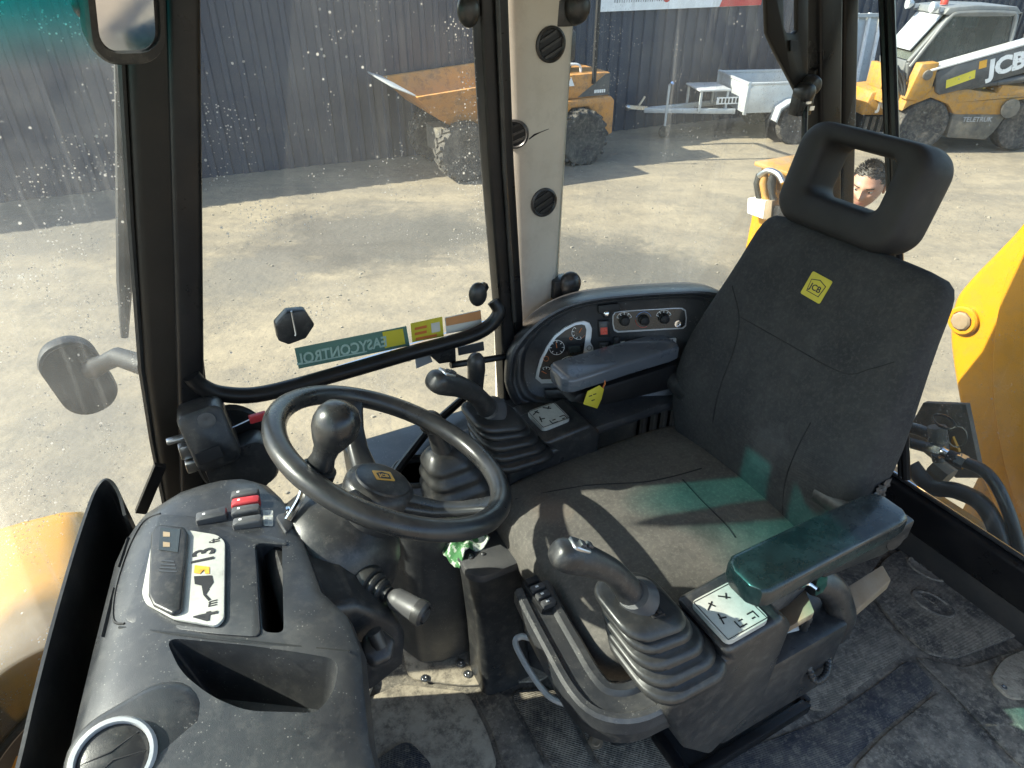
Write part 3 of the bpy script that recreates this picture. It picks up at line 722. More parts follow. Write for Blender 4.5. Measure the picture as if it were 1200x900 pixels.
big = mat_panel([(1012, 690), (1040, 652), (1085, 638), (1130, 655), (1182, 700), (1215, 720), (1205, 742), (1118, 774), (1086, 768), (1050, 738)], 'mat_rubber', .012, 6)
mat_panel([(1158, 800), (1172, 776), (1200, 764), (1230, 770), (1240, 800), (1215, 822), (1180, 822)], 'mat_dusty', .014, 10)
mat_panel([(905, 690), (985, 640), (1036, 650), (1008, 690), (1006, 704)], 'mat_rubber', .006)
mat_panel([(985, 632), (1045, 592), (1092, 628), (1040, 645)], 'mat_smooth', .006)
mat_panel([(1100, 632), (1052, 590), (1066, 582), (1250, 712), (1230, 722), (1188, 694), (1136, 650)], 'tread_blue', .005)
for (x, y, sx) in ((1087, 667, .062), (1093, 707, .066)):            # oval bosses in the rear mat
    c = mz(x, y, .012); L = Matrix.Translation(c) @ Matrix.Rotation(R(-75), 4, 'Z') @ Matrix.Diagonal((1, .62, 1, 1))
    mb = MB(); mb.lathe([(.001, .001), (.042, .001), (.046, .004), (.052, .004), (.056, 0), (.056, -.004), (.001, -.004)], L, 28); o_ = mb.build('oval_boss', 'mat_smooth', flr)
    mb = MB(); mb.box((-.005, 0, .003), (.035, .006, .003), L); mb.box((.012, .004, .003), (.006, .03, .003), L); mb.build('moulded_mark', 'mat_rubber', o_)
def bolt(p, r=.007, h=.004, n=(0, 0, 1), m='steel', par=None, name='bolt', F=MROT):
    mb = MB(F); mb.lathe([(r * 1.5, 0), (r * 1.5, h * .35), (r, h * .4), (r * .9, h), (r * .4, h), (.001, h * .6)], frame(p, Vector(n).orthogonal(), z=n), 12)
    return mb.build(name, m, par or flr)
for (x, y) in ((498, 795), (541, 752), (538, 760), (540, 778), (1176, 806), (548, 790)): bolt(mz(x, y, .011))
bolt(mz(698, 870, .010), .011, .003, m='rust_block')
bolt(mz(716, 858, .010), .004, .005)

# --- left-hand picture post (front corner) and side door ---------------------
def sect(c, w, d, r, ang=0.0, n=4):
    ca_, sa_ = math.cos(ang), math.sin(ang)
    return [(c[0] + x * ca_ - y * sa_, c[1] + x * sa_ + y * ca_, c[2]) for x, y in rrect(w, d, r, n)]
def post_path(path, w, d, r, m, name='post', par=None, ang=0.0):
    mb = MB(); mb.loft([sect(c, w if not isinstance(w, list) else w[i], d, r, ang) for i, c in enumerate(path)])
    return mb.build(name, m, par or cab)
ap = [(-.105, 1.325, -.02), (-.095, 1.325, .35), (-.088, 1.325, .50), (-.070, 1.325, .66), (-.047, 1.325, .82), (.012, 1.325, 1.10), (.070, 1.325, 1.36), (.13, 1.325, 1.62)]
apost = post_path(ap, [.13, .12, .115, .110, .108, .105, .104, .104], .085, .018, 'pillar_trim', 'front_post')
mb = MB(); mb.tube([(p[0] - .057, p[1] - .03, p[2]) for p in ap[2:]], .006, 6); mb.build('post_seal', 'rubber', cab)
def slope_u(z): return -.017 + (z - .758) * .224                      # rear edge of the front post
# side window frame: a bent flat tube
def vplane(pts, v): return [mv(x, y, v) for x, y in pts]
fr_l = []
bend = vplane([(224, 440), (237, 453), (262, 462), (310, 461), (400, 437), (480, 414), (545, 396), (572, 383), (585, 366)], 1.272)
mb = MB(); mb.tube(spline(fr_l + bend + [Vector((.635, 1.285, .80))], 6), .0165, 12); mb.build('window_frame', 'frame_paint', cab)
mb = MB(); mb.loft([sect((slope_u(z) - .016, 1.30, z), .050, .05, .01) for z in (.3, .758, 1.62)]); mb.build('window_frame', 'frame_paint', cab)
rp_ = [mv(566, 0, 1.29), mv(576, 190, 1.29), mv(590, 372, 1.29)]
k_ = (rp_[0] - rp_[2]) / (rp_[0].z - rp_[2].z)
rp_ = [rp_[0] + k_ * (1.62 - rp_[0].z)] + rp_ + [Vector((rp_[2].x + .02, 1.29, .1))]
mb = MB(); mb.loft([sect(p, .034, .05, .008) for p in rp_]); mb.build('window_frame', 'frame_paint', cab)
mb = MB(); mb.loft([sect(p + Vector((.036, .015, 0)), .026, .05, .006) for p in rp_]); mb.build('rear_door_post', 'frame_paint', cab)
mb = MB(); mb.tube([p + Vector((.014, -.03, 0)) for p in rp_[:-1]], .005, 6); mb.build('rubber_seal', 'rubber', cab)
for (x, y) in ((549, 12), (560, 345)):
    c = mv(x, y, 1.262); mb = MB(); mb.ball(c, .022, 14, (1, .7, 1.3)); mb.tube([c, c + Vector((.03, .03, 0))], .012, 8); mb.build('hinge_knob', 'rubber', cab)
# panes
mb = MB(); mb.slab([(slope_u(1.62), 1.300, 1.62), (slope_u(.70), 1.300, .70), (.66, 1.300, .745), (.63, 1.300, 1.62)], (0, 1, 0), .005); pane = mb.build('side_window', 'glass_side', cab)
mb = MB(); mb.slab([(slope_u(.70), 1.300, .694), (-.05, 1.300, .10), (.66, 1.300, .10), (.66, 1.300, .738)], (0, 1, 0), .005); mb.build('lower_side_window', 'glass_quarter', cab)
mb = MB(); mb.box((.32, 1.31, .05), (.80, .06, .11)); mb.build('door_sill', 'frame_paint', cab, bevel=.01)
def on_pane(px): return vplane(px, 1.2985)
def sticker(px, m, t=.0008, name='sticker', v=1.2985):
    mb = MB(); mb.slab(vplane(px, v), (0, -1, 0), t); return mb.build(name, m, pane)
st = sticker([(345, 408), (476, 382), (480, 405), (350, 432)], 'green_sticker')
c = mv(402, 411, 1.2972); e = mv(450, 400.5, 1.2972) - mv(355, 420.5, 1.2972)
text('EASYCONTROL', .036, MROT @ frame(c, -e, z=(0, 1, 0)), 'green_letter', st, bold=.0008, sx=.78)
mb = MB(); mb.slab(vplane([(448, 389), (472, 385), (475, 403), (451, 408)], 1.2972), (0, -1, 0), .0006); mb.build('sticker_badge', 'decal_yellow', st)
mb = MB(); mb.slab(vplane([(352, 426), (430, 411), (430, 412.5), (352, 427.5)], 1.2972), (0, -1, 0), .0006); mb.build('sticker_line', 'green_letter', st)
st = sticker([(481, 379), (518, 371), (520, 394), (483, 401)], 'decal_yellow')
for a, b in (((486, 384), (500, 381)), ((486, 390), (500, 387)), ((487, 396), (512, 391))):
    mb = MB(); mb.slab(vplane([a, b, (b[0], b[1] + 3), (a[0], a[1] + 3)], 1.2972), (0, -1, 0), .0006); mb.build('print_block', 'orange_mark', st)
mb = MB(); mb.slab(vplane([(505, 379), (515, 377), (516, 388), (506, 390)], 1.2972), (0, -1, 0), .0006); mb.build('print_block', 'sticker_paper', st)
st = sticker([(521, 372), (563, 363), (565, 384), (523, 391)], 'sticker_paper')
mb = MB(); mb.slab(vplane([(522, 373), (563, 364), (564, 374), (523, 382)], 1.2972), (0, -1, 0), .0006); mb.build('print_block', 'orange_sticker', st)
# window catch: six-sided boss with a thin lever
c = mv(342, 381, 1.285)
L = frame(c, (1, 0, .15), z=(0, -1, 0))
mb = MB(); mb.prism([(-.036, -.018), (-.030, .018), (0, .036), (.034, .026), (.042, -.012), (.016, -.034), (-.020, -.034)], -.014, .012, L); wl = mb.build('window_catch', 'black_plastic', pane, bevel=.004)
mb = MB(); mb.tube([c + Vector((.002, -.016, .038)), c + Vector((.002, -.017, -.012)), c + Vector((.0, -.018, -.016))], .0022, 6); mb.build('catch_lever', 'steel', wl)

# --- cream post with round air outlets -----------------------------------
cp = [(.795, 1.42, -.02), (.795, 1.42, .5), (.793, 1.418, .75), (.787, 1.412, 1.1), (.780, 1.405, 1.4), (.774, 1.40, 1.64)]
mb = MB()
rings = []
for i, cc in enumerate(cp):
    w = [.16, .16, .164, .180, .200, .215][i]
    rings.append([(cc[0] + x, cc[1] + y, cc[2]) for x, y in rrect(w, .15, .066, 7)])
mb.loft(rings); cpost = mb.build('air_post', 'cream', cab)
ct = bvh(cpost)
for (x, y, r) in ((645, 52, .034), (603, 157, .030), (637, 237, .033)):
    p, n = hit(ct, x, y)
    L = frame(p, n.orthogonal() if abs(n.z) > .9 else n.cross(Vector((0, 0, 1))), z=n)
    mb = MB(I4); mb.lathe([(r * .80, -.012), (r * .80, .003), (r * .9, .006), (r * 1.02, .004), (r * 1.04, -.012)], L, 32); vt = mb.build('air_outlet', 'black_plastic', cab)
    mb = MB(I4); mb.lathe([(r * .85, -.004), (r * .85, .0012), (.001, .0016), (.001, -.004)], L, 24); mb.build('outlet_bowl', 'dark', vt)
    for k in (-.5, 0, .5):
        mb = MB(I4); w = r * 1.5 * math.sqrt(1 - k * k); mb.box((0, r * k, .0028), (w, r * .16, .003), L @ Matrix.Rotation(R(25), 4, 'Z')); mb.build('louvre', 'black_plastic', vt)
p, n = hit(ct, 626, 160)
pts = [hit(ct, x, y) for x, y in ((620, 163), (626, 158), (633, 155), (643, 151))]
mb = MB(I4); mb.tube([a + b * .0004 for a, b in pts], [.0012, .0022, .001, .0006], 5); mb.build('scuff_mark', 'black_ink', cab)
for (x, y) in ((668, 333), (676, 8)):
    c = mv(x, y, 1.33); mb = MB(); mb.ball(c, .030, 14, (1, .8, 1.1)); mb.box(c + Vector((-.02, .02, -.01)), (.05, .04, .05)); mb.build('window_stop', 'black_plastic', cab, bevel=.003)
c = mv(597, 355, 1.29); bolt(c, .005, .006, (0, -1, 0), 'black_plastic', cab)
# --- quarter window, rear corner post ------------------------------------
mb = MB(); mb.slab([(.83, 1.352, .52), (1.76, 1.352, .52), (1.70, 1.352, 1.62), (.83, 1.352, 1.62)], (0, 1, 0), .005); mb.build('quarter_window', 'glass_quarter', cab)
mb = MB(); mb.box((1.27, 1.35, .24), (1.0, .05, .55)); mb.build('rear_quarter_panel', 'inner_panel', cab, bevel=.01)
cu0, cu1 = mv(962, 100, 1.29), mv(964, 300, 1.29)
kk = (cu0 - cu1) / (cu0.z - cu1.z)
def cz(z): return cu1 + kk * (z - cu1.z)
mb = MB(); mb.loft([sect(cz(z), .085, .07, .012) for z in (0, .5, 1.0, 1.62)]); mb.build('rear_post', 'frame_paint', cab)
mb = MB(); mb.loft([sect(cz(z) + Vector((.075, .0, 0)), .055, .06, .010) for z in (0, .5, 1.0, 1.62)]); mb.build('rear_post_trim', 'pillar_trim', cab)
br_ = vplane([(897, -60), (900, 40), (912, 66), (928, 96), (936, 112), (947, 112), (948, -60), (936, -60), (935, 36), (931, 40), (922, 38), (919, 32), (917, -60)], 1.25)
mb = MB(); mb.slab(br_, (0, 1, 0), .014); bk = mb.build('window_bracket', 'pillar_trim', cab, bevel=.002)
mb = MB(); mb.slab(vplane([(925, 47), (934, 47), (934, 60), (925, 60)], 1.249), (0, -1, 0), .004); mb.build('bracket_slot', 'dark', bk)
c = mv(943, 108, 1.235)
mb = MB(); mb.lathe([(.020, -.02), (.022, 0), (.020, .018), (.010, .022), (.001, .022)], frame(c, (1, 0, 0), z=(0, -1, 0)), 18)
mb.lathe([(.022, -.02), (.024, 0), (.018, .014), (.001, .014)], frame(c + Vector((.022, 0, .014)), (1, 0, 0), z=(0, -1, 0)), 18)
mb.box(c + Vector((.01, .01, -.03)), (.05, .03, .05)); kn = mb.build('latch_knob', 'black_plastic', cab, bevel=.003)
mb = MB(); mb.box(c + Vector((-.004, -.022, -.02)), (.014, .004, .006)); mb.box(c + Vector((.012, -.022, -.034)), (.012, .004, .010)); mb.build('latch_glint', 'chrome', kn)
mb = MB(); mb.tube([mv(944, 118, 1.24), mv(942, 175, 1.2), mv(940, 300, 1.16)], .007, 8); mb.build('gas_strut', 'frame_paint', cab)
mb = MB(); mb.bar(mv(950, 90, 1.27), mv(985, 62, 1.3), .02, .03); mb.build('post_stay', 'pillar_trim', cab)
# rear frame: hoses / upright at the rear window
for dx, r in ((0, .009), (9, .011)):
    a, b = mu(1034 + dx, 0, 1.64), mu(1040 + dx * .9, 150, 1.64); k2 = (a - b) / (a.z - b.z)
    mb = MB(); mb.tube([b + k2 * (z - b.z) for z in (1.62, 1.3, 1.0, .6, .25)], r, 8); mb.build('rear_window_bar', 'frame_paint', cab)
mb = MB(); mb.slab([(1.675, 1.33, .22), (1.675, -.1, .22), (1.675, -.1, 1.62), (1.675, 1.33, 1.62)], (1, 0, 0), .005); mb.build('rear_window', 'glass_rear', cab)
mb = MB(); mb.box((1.672, .60, .150), (.055, 1.46, .12)); mb.build('rear_sill', 'frame_paint', cab, bevel=.014, seg=3)
mb = MB(); mb.box((1.675, .60, .045), (.036, 1.46, .10)); mb.build('rear_kick_panel', 'inner_panel', cab, bevel=.008)
mb = MB(); mb.tube([(1.672, 1.3, .216), (1.672, -.1, .216)], .006, 6); mb.build('rubber_seal', 'rubber', cab)
# near-side posts and roof (above and beside the view)
mb = MB(); mb.loft([sect((-.26 + z * .1, -.12, z), .1, .08, .015) for z in (0, 1.62)]); mb.build('front_post', 'frame_paint', cab)
mb = MB(); mb.loft([sect((1.66, -.12, z), .1, .08, .015) for z in (0, 1.62)]); mb.build('rear_post', 'frame_paint', cab)
mb = MB(); mb.box((.72, .60, 1.70), (2.05, 1.58, .14)); mb.build('roof', 'cream', cab, bevel=.04, seg=3)
# --- windscreen: one curved raked pane ------------------------------------
wc = spline([(-.105, 1.335, 0), (-.25, 1.332, 0), (-.40, 1.305, 0), (-.52, 1.205, 0), (-.58, 1.02, 0), (-.60, .7, 0), (-.60, .3, 0), (-.55, -.05, 0)], 6)
def wpt(p, z):
    k = min(1, max(0, (1.33 - p.y) / .22)); k = k * k * (3 - 2 * k); j = min(1, max(0, (p.y - .40) / .45)); k *= j * j * (3 - 2 * j)
    return Vector((p.x + (z - .76) * ((.20 + .36 * k) if z > .76 else .10), p.y, z))
zs = [.05, .25, .5, .76, .9, 1.05, 1.2, 1.35, 1.5, 1.62]
mb = MB()
inn = [[wpt(p, z) for p in wc] for z in zs]
cen = Vector((.6, .6, 0))
def outw(p):
    d = Vector((p.x - .5, p.y - .6, 0)).normalized(); return p + d * .005
n = len(wc); rows = inn + [[outw(p) for p in r] for r in reversed(inn)]
mb.grid(rows + [rows[0]])
mb.build('windscreen', 'glass_front', cab, weld=True, angle=60)
mb = MB(); rows = [[wpt(p, z) for p in wc] for z in (-.05, .05)]
mb.grid(rows + [[outw(outw(outw(p))) for p in rows[1]], [outw(outw(outw(p))) for p in rows[0]], rows[0]]); mb.build('scuttle_panel', 'inner_panel', cab, weld=True)
mb = MB(); mb.tube([wpt(p, .055) for p in wc], .010, 8); mb.build('windscreen_seal', 'rubber', cab)
# bonnet and loader arm beyond the windscreen
mb = MB(); rings = []
for u, w, h in ((-.74, .86, .26), (-.77, .9, .285), (-.95, .9, .28), (-1.6, .86, .24), (-2.1, .8, .18), (-2.16, .7, .12)):
    rings.append([(u, .62 + y, h - .42 + z) for y, z in rrect(w, .84, .08, 5)])
mb.loft(rings); mb.build('bonnet', 'yellow_dirty', cab)
mb = MB(); rings = []
for u, h, v0 in ((-.36, .14, 1.42), (-.365, .22, 1.39), (-.38, .255, 1.37), (-.42, .27, 1.36), (-.50, .275, 1.34), (-.57, .275, 1.24), (-.65, .27, 1.14), (-.8, .25, 1.12), (-1.5, .12, 1.15), (-2.2, -.3, 1.15), (-2.3, -.4, 1.15)):
    rings.append([(u, (v0 + 1.74) / 2 + y, h - .13 + z) for y, z in rrect(1.74 - v0, .50, .09, 6, 0, -.12)])
mb.loft(rings); mb.build('loader_arm', 'yellow', cab, angle=60)
# lower-corner bracket line next to the dash
mb = MB(); mb.bar(mv(188, 545, 1.20), mv(165, 600, 1.20), .012, .02); mb.build('corner_stay', 'frame_paint', cab)

# ================================================================== mirrors on the cab
em = thing('wing_mirror', 'dark oval wing mirror on a short arm outside the windscreen corner', 'mirror', at=tuple(mv(130, 420, 1.45)))
c = mv(92, 440, 1.58)
F_ = MROT @ frame(c, (1, .1, .18), z=(.25, -1, .1))
mb = MB(F_); mb.loft([[(x * s_, y * s_, z) for x, y in rrect(.115, .185, .052, 7)] for s_, z in ((.5, -.055), (.8, -.045), (.97, -.018), (1, .01), (.96, .022), (.9, .024))]); mh = mb.build('shell', 'dark', em)
mb = MB(F_); mb.loft([[(x, y, z) for x, y in rrect(.10, .165, .045, 7)] for z in (.0235, .026)]); mb.build('back_cover', 'dark', mh)
mb = MB(); a_, b_ = mv(108, 432, 1.56), mv(138, 418, 1.46)
mb.tube([a_, a_.lerp(b_, .5), b_, Vector((-.10, 1.39, b_.z))], [.024, .018, .020, .022], 12); mb.build('arm', 'dark', em)
mb = MB(); mb.tube([mv(138, 75, 1.42), mv(143, 180, 1.42), mv(146, 330, 1.42), mv(146, 395, 1.42)], [.006, .011, .014, .007], 8); mb.build('stay', 'dark', em)
im = thing('interior_mirror', 'rounded black-framed rear-view mirror hung at the top of the windscreen', 'mirror', at=tuple(mv(142, 40, 1.02)))
c = mv(141, -38, 1.02)
nrm = (MINV @ Vector((0, 0, 1.5)) - c).normalized() + Vector((.42, -.1, -.42))
F_ = MROT @ frame(c, Vector((nrm.y, -nrm.x, 0)) * -1, z=nrm) @ Matrix.Rotation(R(-4), 4, 'Z')
mb = MB(F_); mb.loft([[(x * s_, y * s_, z) for x, y in rrect(.088, .215, .032, 7)] for s_, z in ((.7, -.03), (.95, -.02), (1, -.004), (1, .006), (.97, .010), (.86, .010), (.86, .004))]); mb.build('housing', 'black_plastic', im)
mb = MB(F_); mb.loft([[(x, y, z) for x, y in rrect(.066, .185, .024, 7)] for z in (.003, .0055)]); mb.build('glass', 'mirror_glass', im)
mb = MB(); mb.tube([c + Vector((-.02, .03, .05)), c + Vector((-.05, .06, .12)), Vector((-.03, 1.1, 1.64))], .010, 8); mb.build('arm', 'black_plastic', im)
mb = MB(); a_ = mv(106, 6, 1.05); mb.ball(a_, .020); mb.tube([a_, c + Vector((0, .03, 0))], .010, 8); mb.build('ball_joint', 'black_plastic', im)

# ================================================================== door latch by the front post
lt = thing('door_latch', 'black door latch housing with a round back plate at the foot of the front post', 'latch', at=tuple(mv(255, 560, 1.25)))
c = mv(277, 532, 1.275)
mb = MB(); mb.lathe([(.001, -.01), (.105, -.01), (.112, 0), (.105, .008), (.001, .010)], frame(c, (1, 0, 0), z=(0, -1, 0)) @ Matrix.Diagonal((.72, 1.12, 1, 1)), 40); mb.build('back_plate', 'rubber', lt)
c = mv(246, 512, 1.19)
F_ = MROT @ frame(c, (1, .0, .12), z=(0, -1, .3))
mb = MB(F_); mb.loft([[(x, y, z) for x, y in rrect(.085 * s_, .125 * s_, .018, 4)] for s_, z in ((1, -.09), (1, .0), (.96, .012), (.86, .016))]); hb = mb.build('housing', 'black_plastic', lt)
mb = MB(F_); mb.box((-.012, -.028, .017), (.045, .024, .004)); mb.build('latch_slot', 'dark', hb)
mb = MB(F_); mb.lathe([(.016, .0), (.016, .004), (.008, .005), (.001, .003)], Matrix.Translation((.008, .038, .015)), 14); mb.build('latch_screw', 'grey_plastic', hb)
mb = MB(F_); mb.loft([[(x + dx, y - .09, z) for x, y in rrect(.13 * s_, .10 * s_, .03, 5)] for s_, z, dx in ((1, -.08, .03), (1, -.02, .03), (.94, -.006, .028))]); mb.build('lower_cover', 'black_plastic', lt)
c = mv(217, 528, 1.2)
mb = MB(); mb.box(c, (.02, .02, .03)); mb.box(c + Vector((.006, -.01, -.03)), (.026, .02, .024)); mb.box(c + Vector((-.008, 0, .03)), (.035, .015, .010)); mb.build('striker', 'steel', lt, bevel=.003)
a_, b_, c_ = mv(272, 501, 1.2), mv(292, 492, 1.2), mv(312, 486, 1.2)
mb = MB(); mb.tube([a_, b_], .0015, 6); mb.build('cable', 'steel', lt)
mb = MB(); mb.bar(b_, c_, .012, .016); mb.build('red_tab', 'red_plastic', lt, bevel=.002)
# ================================================================== the seat
SV = .785                                                        # seat centre line
SO = V(.78, SV, 0)
seat = thing('driver_seat', 'charcoal fabric driver seat with open-framed headrest and dusty brown cushion', 'seat', at=tuple(SO))
TEAL = (.035, .105, .088)
material('cushion_stained', (.088, .083, .077), .92, c2=(.125, .116, .105), scale=9, dust=.42, dustc=(.19, .172, .150), dscale=6, weave=330, bump=.35, spec=.2, speck=.35, grime=((55, .3, (.06, .057, .054)), (130, .35, (.20, .185, .16))),
         stain=[((-.22, .1, .5), .07, (.16, .125, .10), .5), ((.02, -.1, .5), .06, (.045, .043, .041), .5)])
material('back_stained', (.027, .028, .030), .88, c2=(.042, .043, .044), scale=7, dust=.45, dustc=(.085, .083, .078), dscale=5, weave=330, bump=.35, spec=.25, speck=.25, grime=((60, .25, (.022, .022, .023)), (140, .35, (.075, .073, .07))),
         stain=[((.2, -.05, .62), .09, (.10, .10, .10), .35)])
def cushion_ring(u, hw, zt, zb, r, crown=.012, n=6):
    p = []
    for y, z in rrect(2 * hw, zt - zb, r, n, 0, (zt + zb) / 2):
        if z > (zt + zb) / 2: z += crown * math.cos(min(1, abs(y) / hw) * math.pi / 2) - .010 * math.exp(-((abs(y) - hw * .62) / .02) ** 2)
        p.append((u, SV + y, z))
    return p
mb = MB(); rings = []
for u, hw, zt, zb, r in ((.468, .175, .455, .405, .02), (.476, .205, .475, .385, .03), (.50, .232, .492, .375, .036), (.55, .245, .503, .37, .038), (.65, .252, .506, .37, .038), (.78, .256, .500, .37, .038), (.90, .256, .500, .37, .038), (.99, .25, .503, .375, .038), (1.03, .23, .495, .385, .035)):
    # keep dense points across the top
    pts = rrect(2 * hw, zt - zb, r, 6, 0, (zt + zb) / 2)
    ring = []
    for i, (y, z) in enumerate(pts):
        ring.append((y, z))
        if i == 6:                                              # end of first corner: top right -> add the crown points
            for k in range(1, 12):
                yy = (hw - r) * (1 - 2 * k / 12)
                ring.append((yy, zt + .014 * math.cos(yy / hw * math.pi / 2) - .0 * 1))
    rings.append([(u, SV + y, z) for y, z in ring])
mb.loft(rings); cush = mb.build('cushion', 'cushion_stained', seat, sub=1, angle=180)
cst = bvh(cush)
def seam(tree, px, par, m='seat_seam', r=.0016, lift=0.0, name='seam'):
    P = []
    for x, y in px:
        h = hit(tree, x, y)
        if h[0] is not None: P.append(h[0] + h[1] * lift)
    mb = MB(I4); mb.tube(spline(P, 5), r, 6); return mb.build(name, m, par)
seam(cst, [(686, 569), (720, 567), (755, 565), (790, 558), (822, 549)], cush)
seam(cst, [(604, 585), (645, 576), (686, 569)], cush, r=.0012)
seam(cst, [(800, 562), (822, 586), (850, 614), (862, 630)], cush)
# backrest -------------------------------------------------------
RC = R(15.5)
BU = V(math.sin(RC), 0, math.cos(RC)); BN = V(-math.cos(RC), 0, math.sin(RC))    # up the back, out of its front
BO_ = V(1.005, SV, .475)
def bpt(y, s, d): return BO_ + V(0, y, 0) + BU * s + BN * d
mb = MB(); rings = []
prof = [(-.01, .19, .02), (.02, .218, .045), (.08, .246, .056), (.16, .264, .060), (.25, .260, .060), (.36, .238, .056), (.46, .220, .050), (.52, .216, .045), (.552, .205, .034), (.566, .185, .018)]
for s, hw, th in prof:
    ring = []
    N = 30
    for k in range(N):
        a = 2 * math.pi * k / N
        c_, s_ = math.cos(a), math.sin(a)
        y = hw * math.copysign(abs(c_) ** .45, c_); d = th * math.copysign(abs(s_) ** .55, s_)
        if d > 0: d += .022 * (abs(y) / hw) ** 3 * min(1, max(0, (.60 - s) * 4)) - .008
        if s < .5 and d > 0: d += .014 * math.exp(-((s - .2) / .1) ** 2)       # lumbar swell
        ring.append(bpt(y, s, d))
    rings.append(ring)
mb.loft(rings); back = mb.build('backrest', 'back_stained', seat, sub=1, angle=180)
bst = bvh(back)
seam(bst, [(838, 300), (858, 335), (866, 372), (860, 410), (845, 450), (836, 490), (834, 545)], back)
seam(bst, [(868, 372), (915, 398), (985, 436), (1020, 432), (1048, 424)], back, r=.0011)
seam(bst, [(950, 495), (932, 530), (920, 565), (917, 603)], back)
p, n = hit(bst, 957, 337)
BF_ = frame(p + n * .0006, MROT.to_3x3() @ V(0, -1, -.07), z=n)
mb = MB(BF_); mb.prism(rrect(.048, .048, .003, 2), 0, .0014); bdg = mb.build('badge', 'badge_yellow', back)
mb = MB(BF_); mb.prism([(-.015, -.014), (.015, -.014), (.018, .010), (0, .016), (-.018, .010)], .0014, .0018); mb.build('badge_field', 'black_ink', bdg)
mb = MB(BF_); mb.prism([(-.0135, -.0125), (.0135, -.0125), (.0163, .009), (0, .0142), (-.0163, .009)], .0018, .0021); mb.build('badge_inner', 'badge_yellow', bdg)
text('JCB', .0165, BF_ @ Matrix.Translation((0, -.002, .0022)), 'black_ink', bdg, depth=.0003, bold=.0004)
# worn rear corner: torn light edge
# headrest: a padded open frame
hc = .655
mb = MB(); outer = rrect(.286, .200, .052, 9, .048, .002); inner = rrect(.148, .092, .018, 9, .048, .018); rings = []
for (yo, so), (yi, si) in zip(outer, inner):
    ring = []
    for k in range(14):
        a = 2 * math.pi * k / 14; ca_, sa_ = math.cos(a), math.sin(a)
        f_ = .5 + .5 * math.copysign(abs(ca_) ** .6, ca_); d = .052 * math.copysign(abs(sa_) ** .5, sa_)
        ring.append(bpt(yi + (yo - yi) * f_, hc + si + (so - si) * f_, d - .012 + (.018 if d > 0 else 0) * 0))
    rings.append(ring)
mb.loft(rings, closed=True); mb.build('headrest', 'headrest_foam', seat, sub=1, angle=180)
for y in (-.06, .06):
    mb = MB(); mb.tube([bpt(y, .5, -.012), bpt(y, .61, -.012)], .007, 8); mb.build('headrest_rod', 'chrome', seat)
mb = MB(); mb.loft([[bpt(y, s, d) for y, s in rrect(.36, .46, .06, 5, 0, .27)] for d in (-.058, -.075)]); mb.build('back_shell', 'black_plastic', seat, bevel=.006)
# armrests ------------------------------------------------------
def armrest(v, z, u0, u1, m, w0=.078, w1=.072, th=.055, nm='armrest', rf=.32):
    mb = MB(); rings = []
    for u, sc, dz in ((u0 - .006, .55, -.004), (u0, .86, -.001), (u0 + .012, 1, 0), (u0 + .1, 1, .001), ((u0 + u1) / 2, .98, .002), (u1 - .03, .94, 0), (u1 - .008, .86, 0), (u1, .6, 0)):
        hw = w0 * sc; h = th * (.75 + .25 * sc)
        rings.append([(u, v + y, z + dz - th / 2 + zz) for y, zz in rrect(hw, h, min(hw, h) * rf, 5)])
    mb.loft(rings); return mb.build(nm, m, seat)
armrest(.465, .688, .652, .992, 'teal_lit_pad', w0=.084, th=.042, rf=.24)
armrest(1.075, .706, .690, 1.00, 'arm_pad', .090, .076, th=.036, rf=.2)
mb = MB(); mb.prism([(.72, .655), (.70, .64), (.80, .60), (.98, .585), (1.02, .62), (1.02, .655)], -1.11, -1.04, Matrix.Rotation(R(90), 4, 'X')); mb.build('arm_bracket', 'dark', seat, bevel=.006)
mb = MB(); mb.prism([(.80, .64), (.82, .61), (.98, .585), (1.04, .60), (1.04, .645)], -.495, -.44, Matrix.Rotation(R(90), 4, 'X')); mb.build('arm_bracket', 'black_plastic', seat, bevel=.006)
mb = MB(); mb.tube([(1.0, .44, .62), (1.0, .60, .60)], .026, 14); mb.build('arm_pivot', 'black_plastic', seat)
mb = MB(); mb.tube([(1.0, 1.12, .62), (1.0, .98, .60)], .026, 14); mb.build('arm_pivot', 'black_plastic', seat)
# torn corner by the pivot
p, n = hit(bst, 1030, 575)
if p is not None:
    from mathutils import noise as nz
    mb = MB(I4); rows = []
    tx = n.cross(Vector((0, 0, 1))).normalized(); ty = n.cross(tx)
    for i in range(9):
        rows.append([p + tx * (.045 * (i / 8 - .5)) + ty * (.05 * (j / 8 - .5)) + n * (.004 + .008 * nz.noise((i * .9, j * .9, 1))) for j in range(9)])
    mb.grid(rows); o = mb.build('torn_foam', 'grey_plastic', back)
# under the cushion ------------------------------------------------
mb = MB(); mb.box((.75, SV, .355), (.48, .44, .035)); mb.build('seat_pan', 'black_plastic', seat, bevel=.008)
mb = MB(); mb.loft([[(u_, SV + v_, z) for u_, v_ in rrect(.40 * s_, .34 * s_, .03, 3, .78)] for s_, z in ((1.0, .012), (1.0, .06), (.92, .08), (.90, .16), (.98, .18), (.96, .26), (1.0, .28), (.95, .34))]); mb.build('suspension_box', 'rubber', seat)
mb = MB()
for (a, b) in (((.68, .49), (1.03, .49)), ((1.03, .49), (1.03, .64)), ((.68, .49), (.68, .60))): mb.bar((a[0], a[1], .022), (b[0], b[1], .022), .022, .03)
mb.build('base_frame', 'frame_paint', seat, bevel=.003)
mb = MB(); mb.box((.86, .60, .014), (.34, .20, .018)); mb.build('base_tray', 'dark', seat)
bolt((.985, .55, .024), .009, .006, m='rust_block', par=seat)
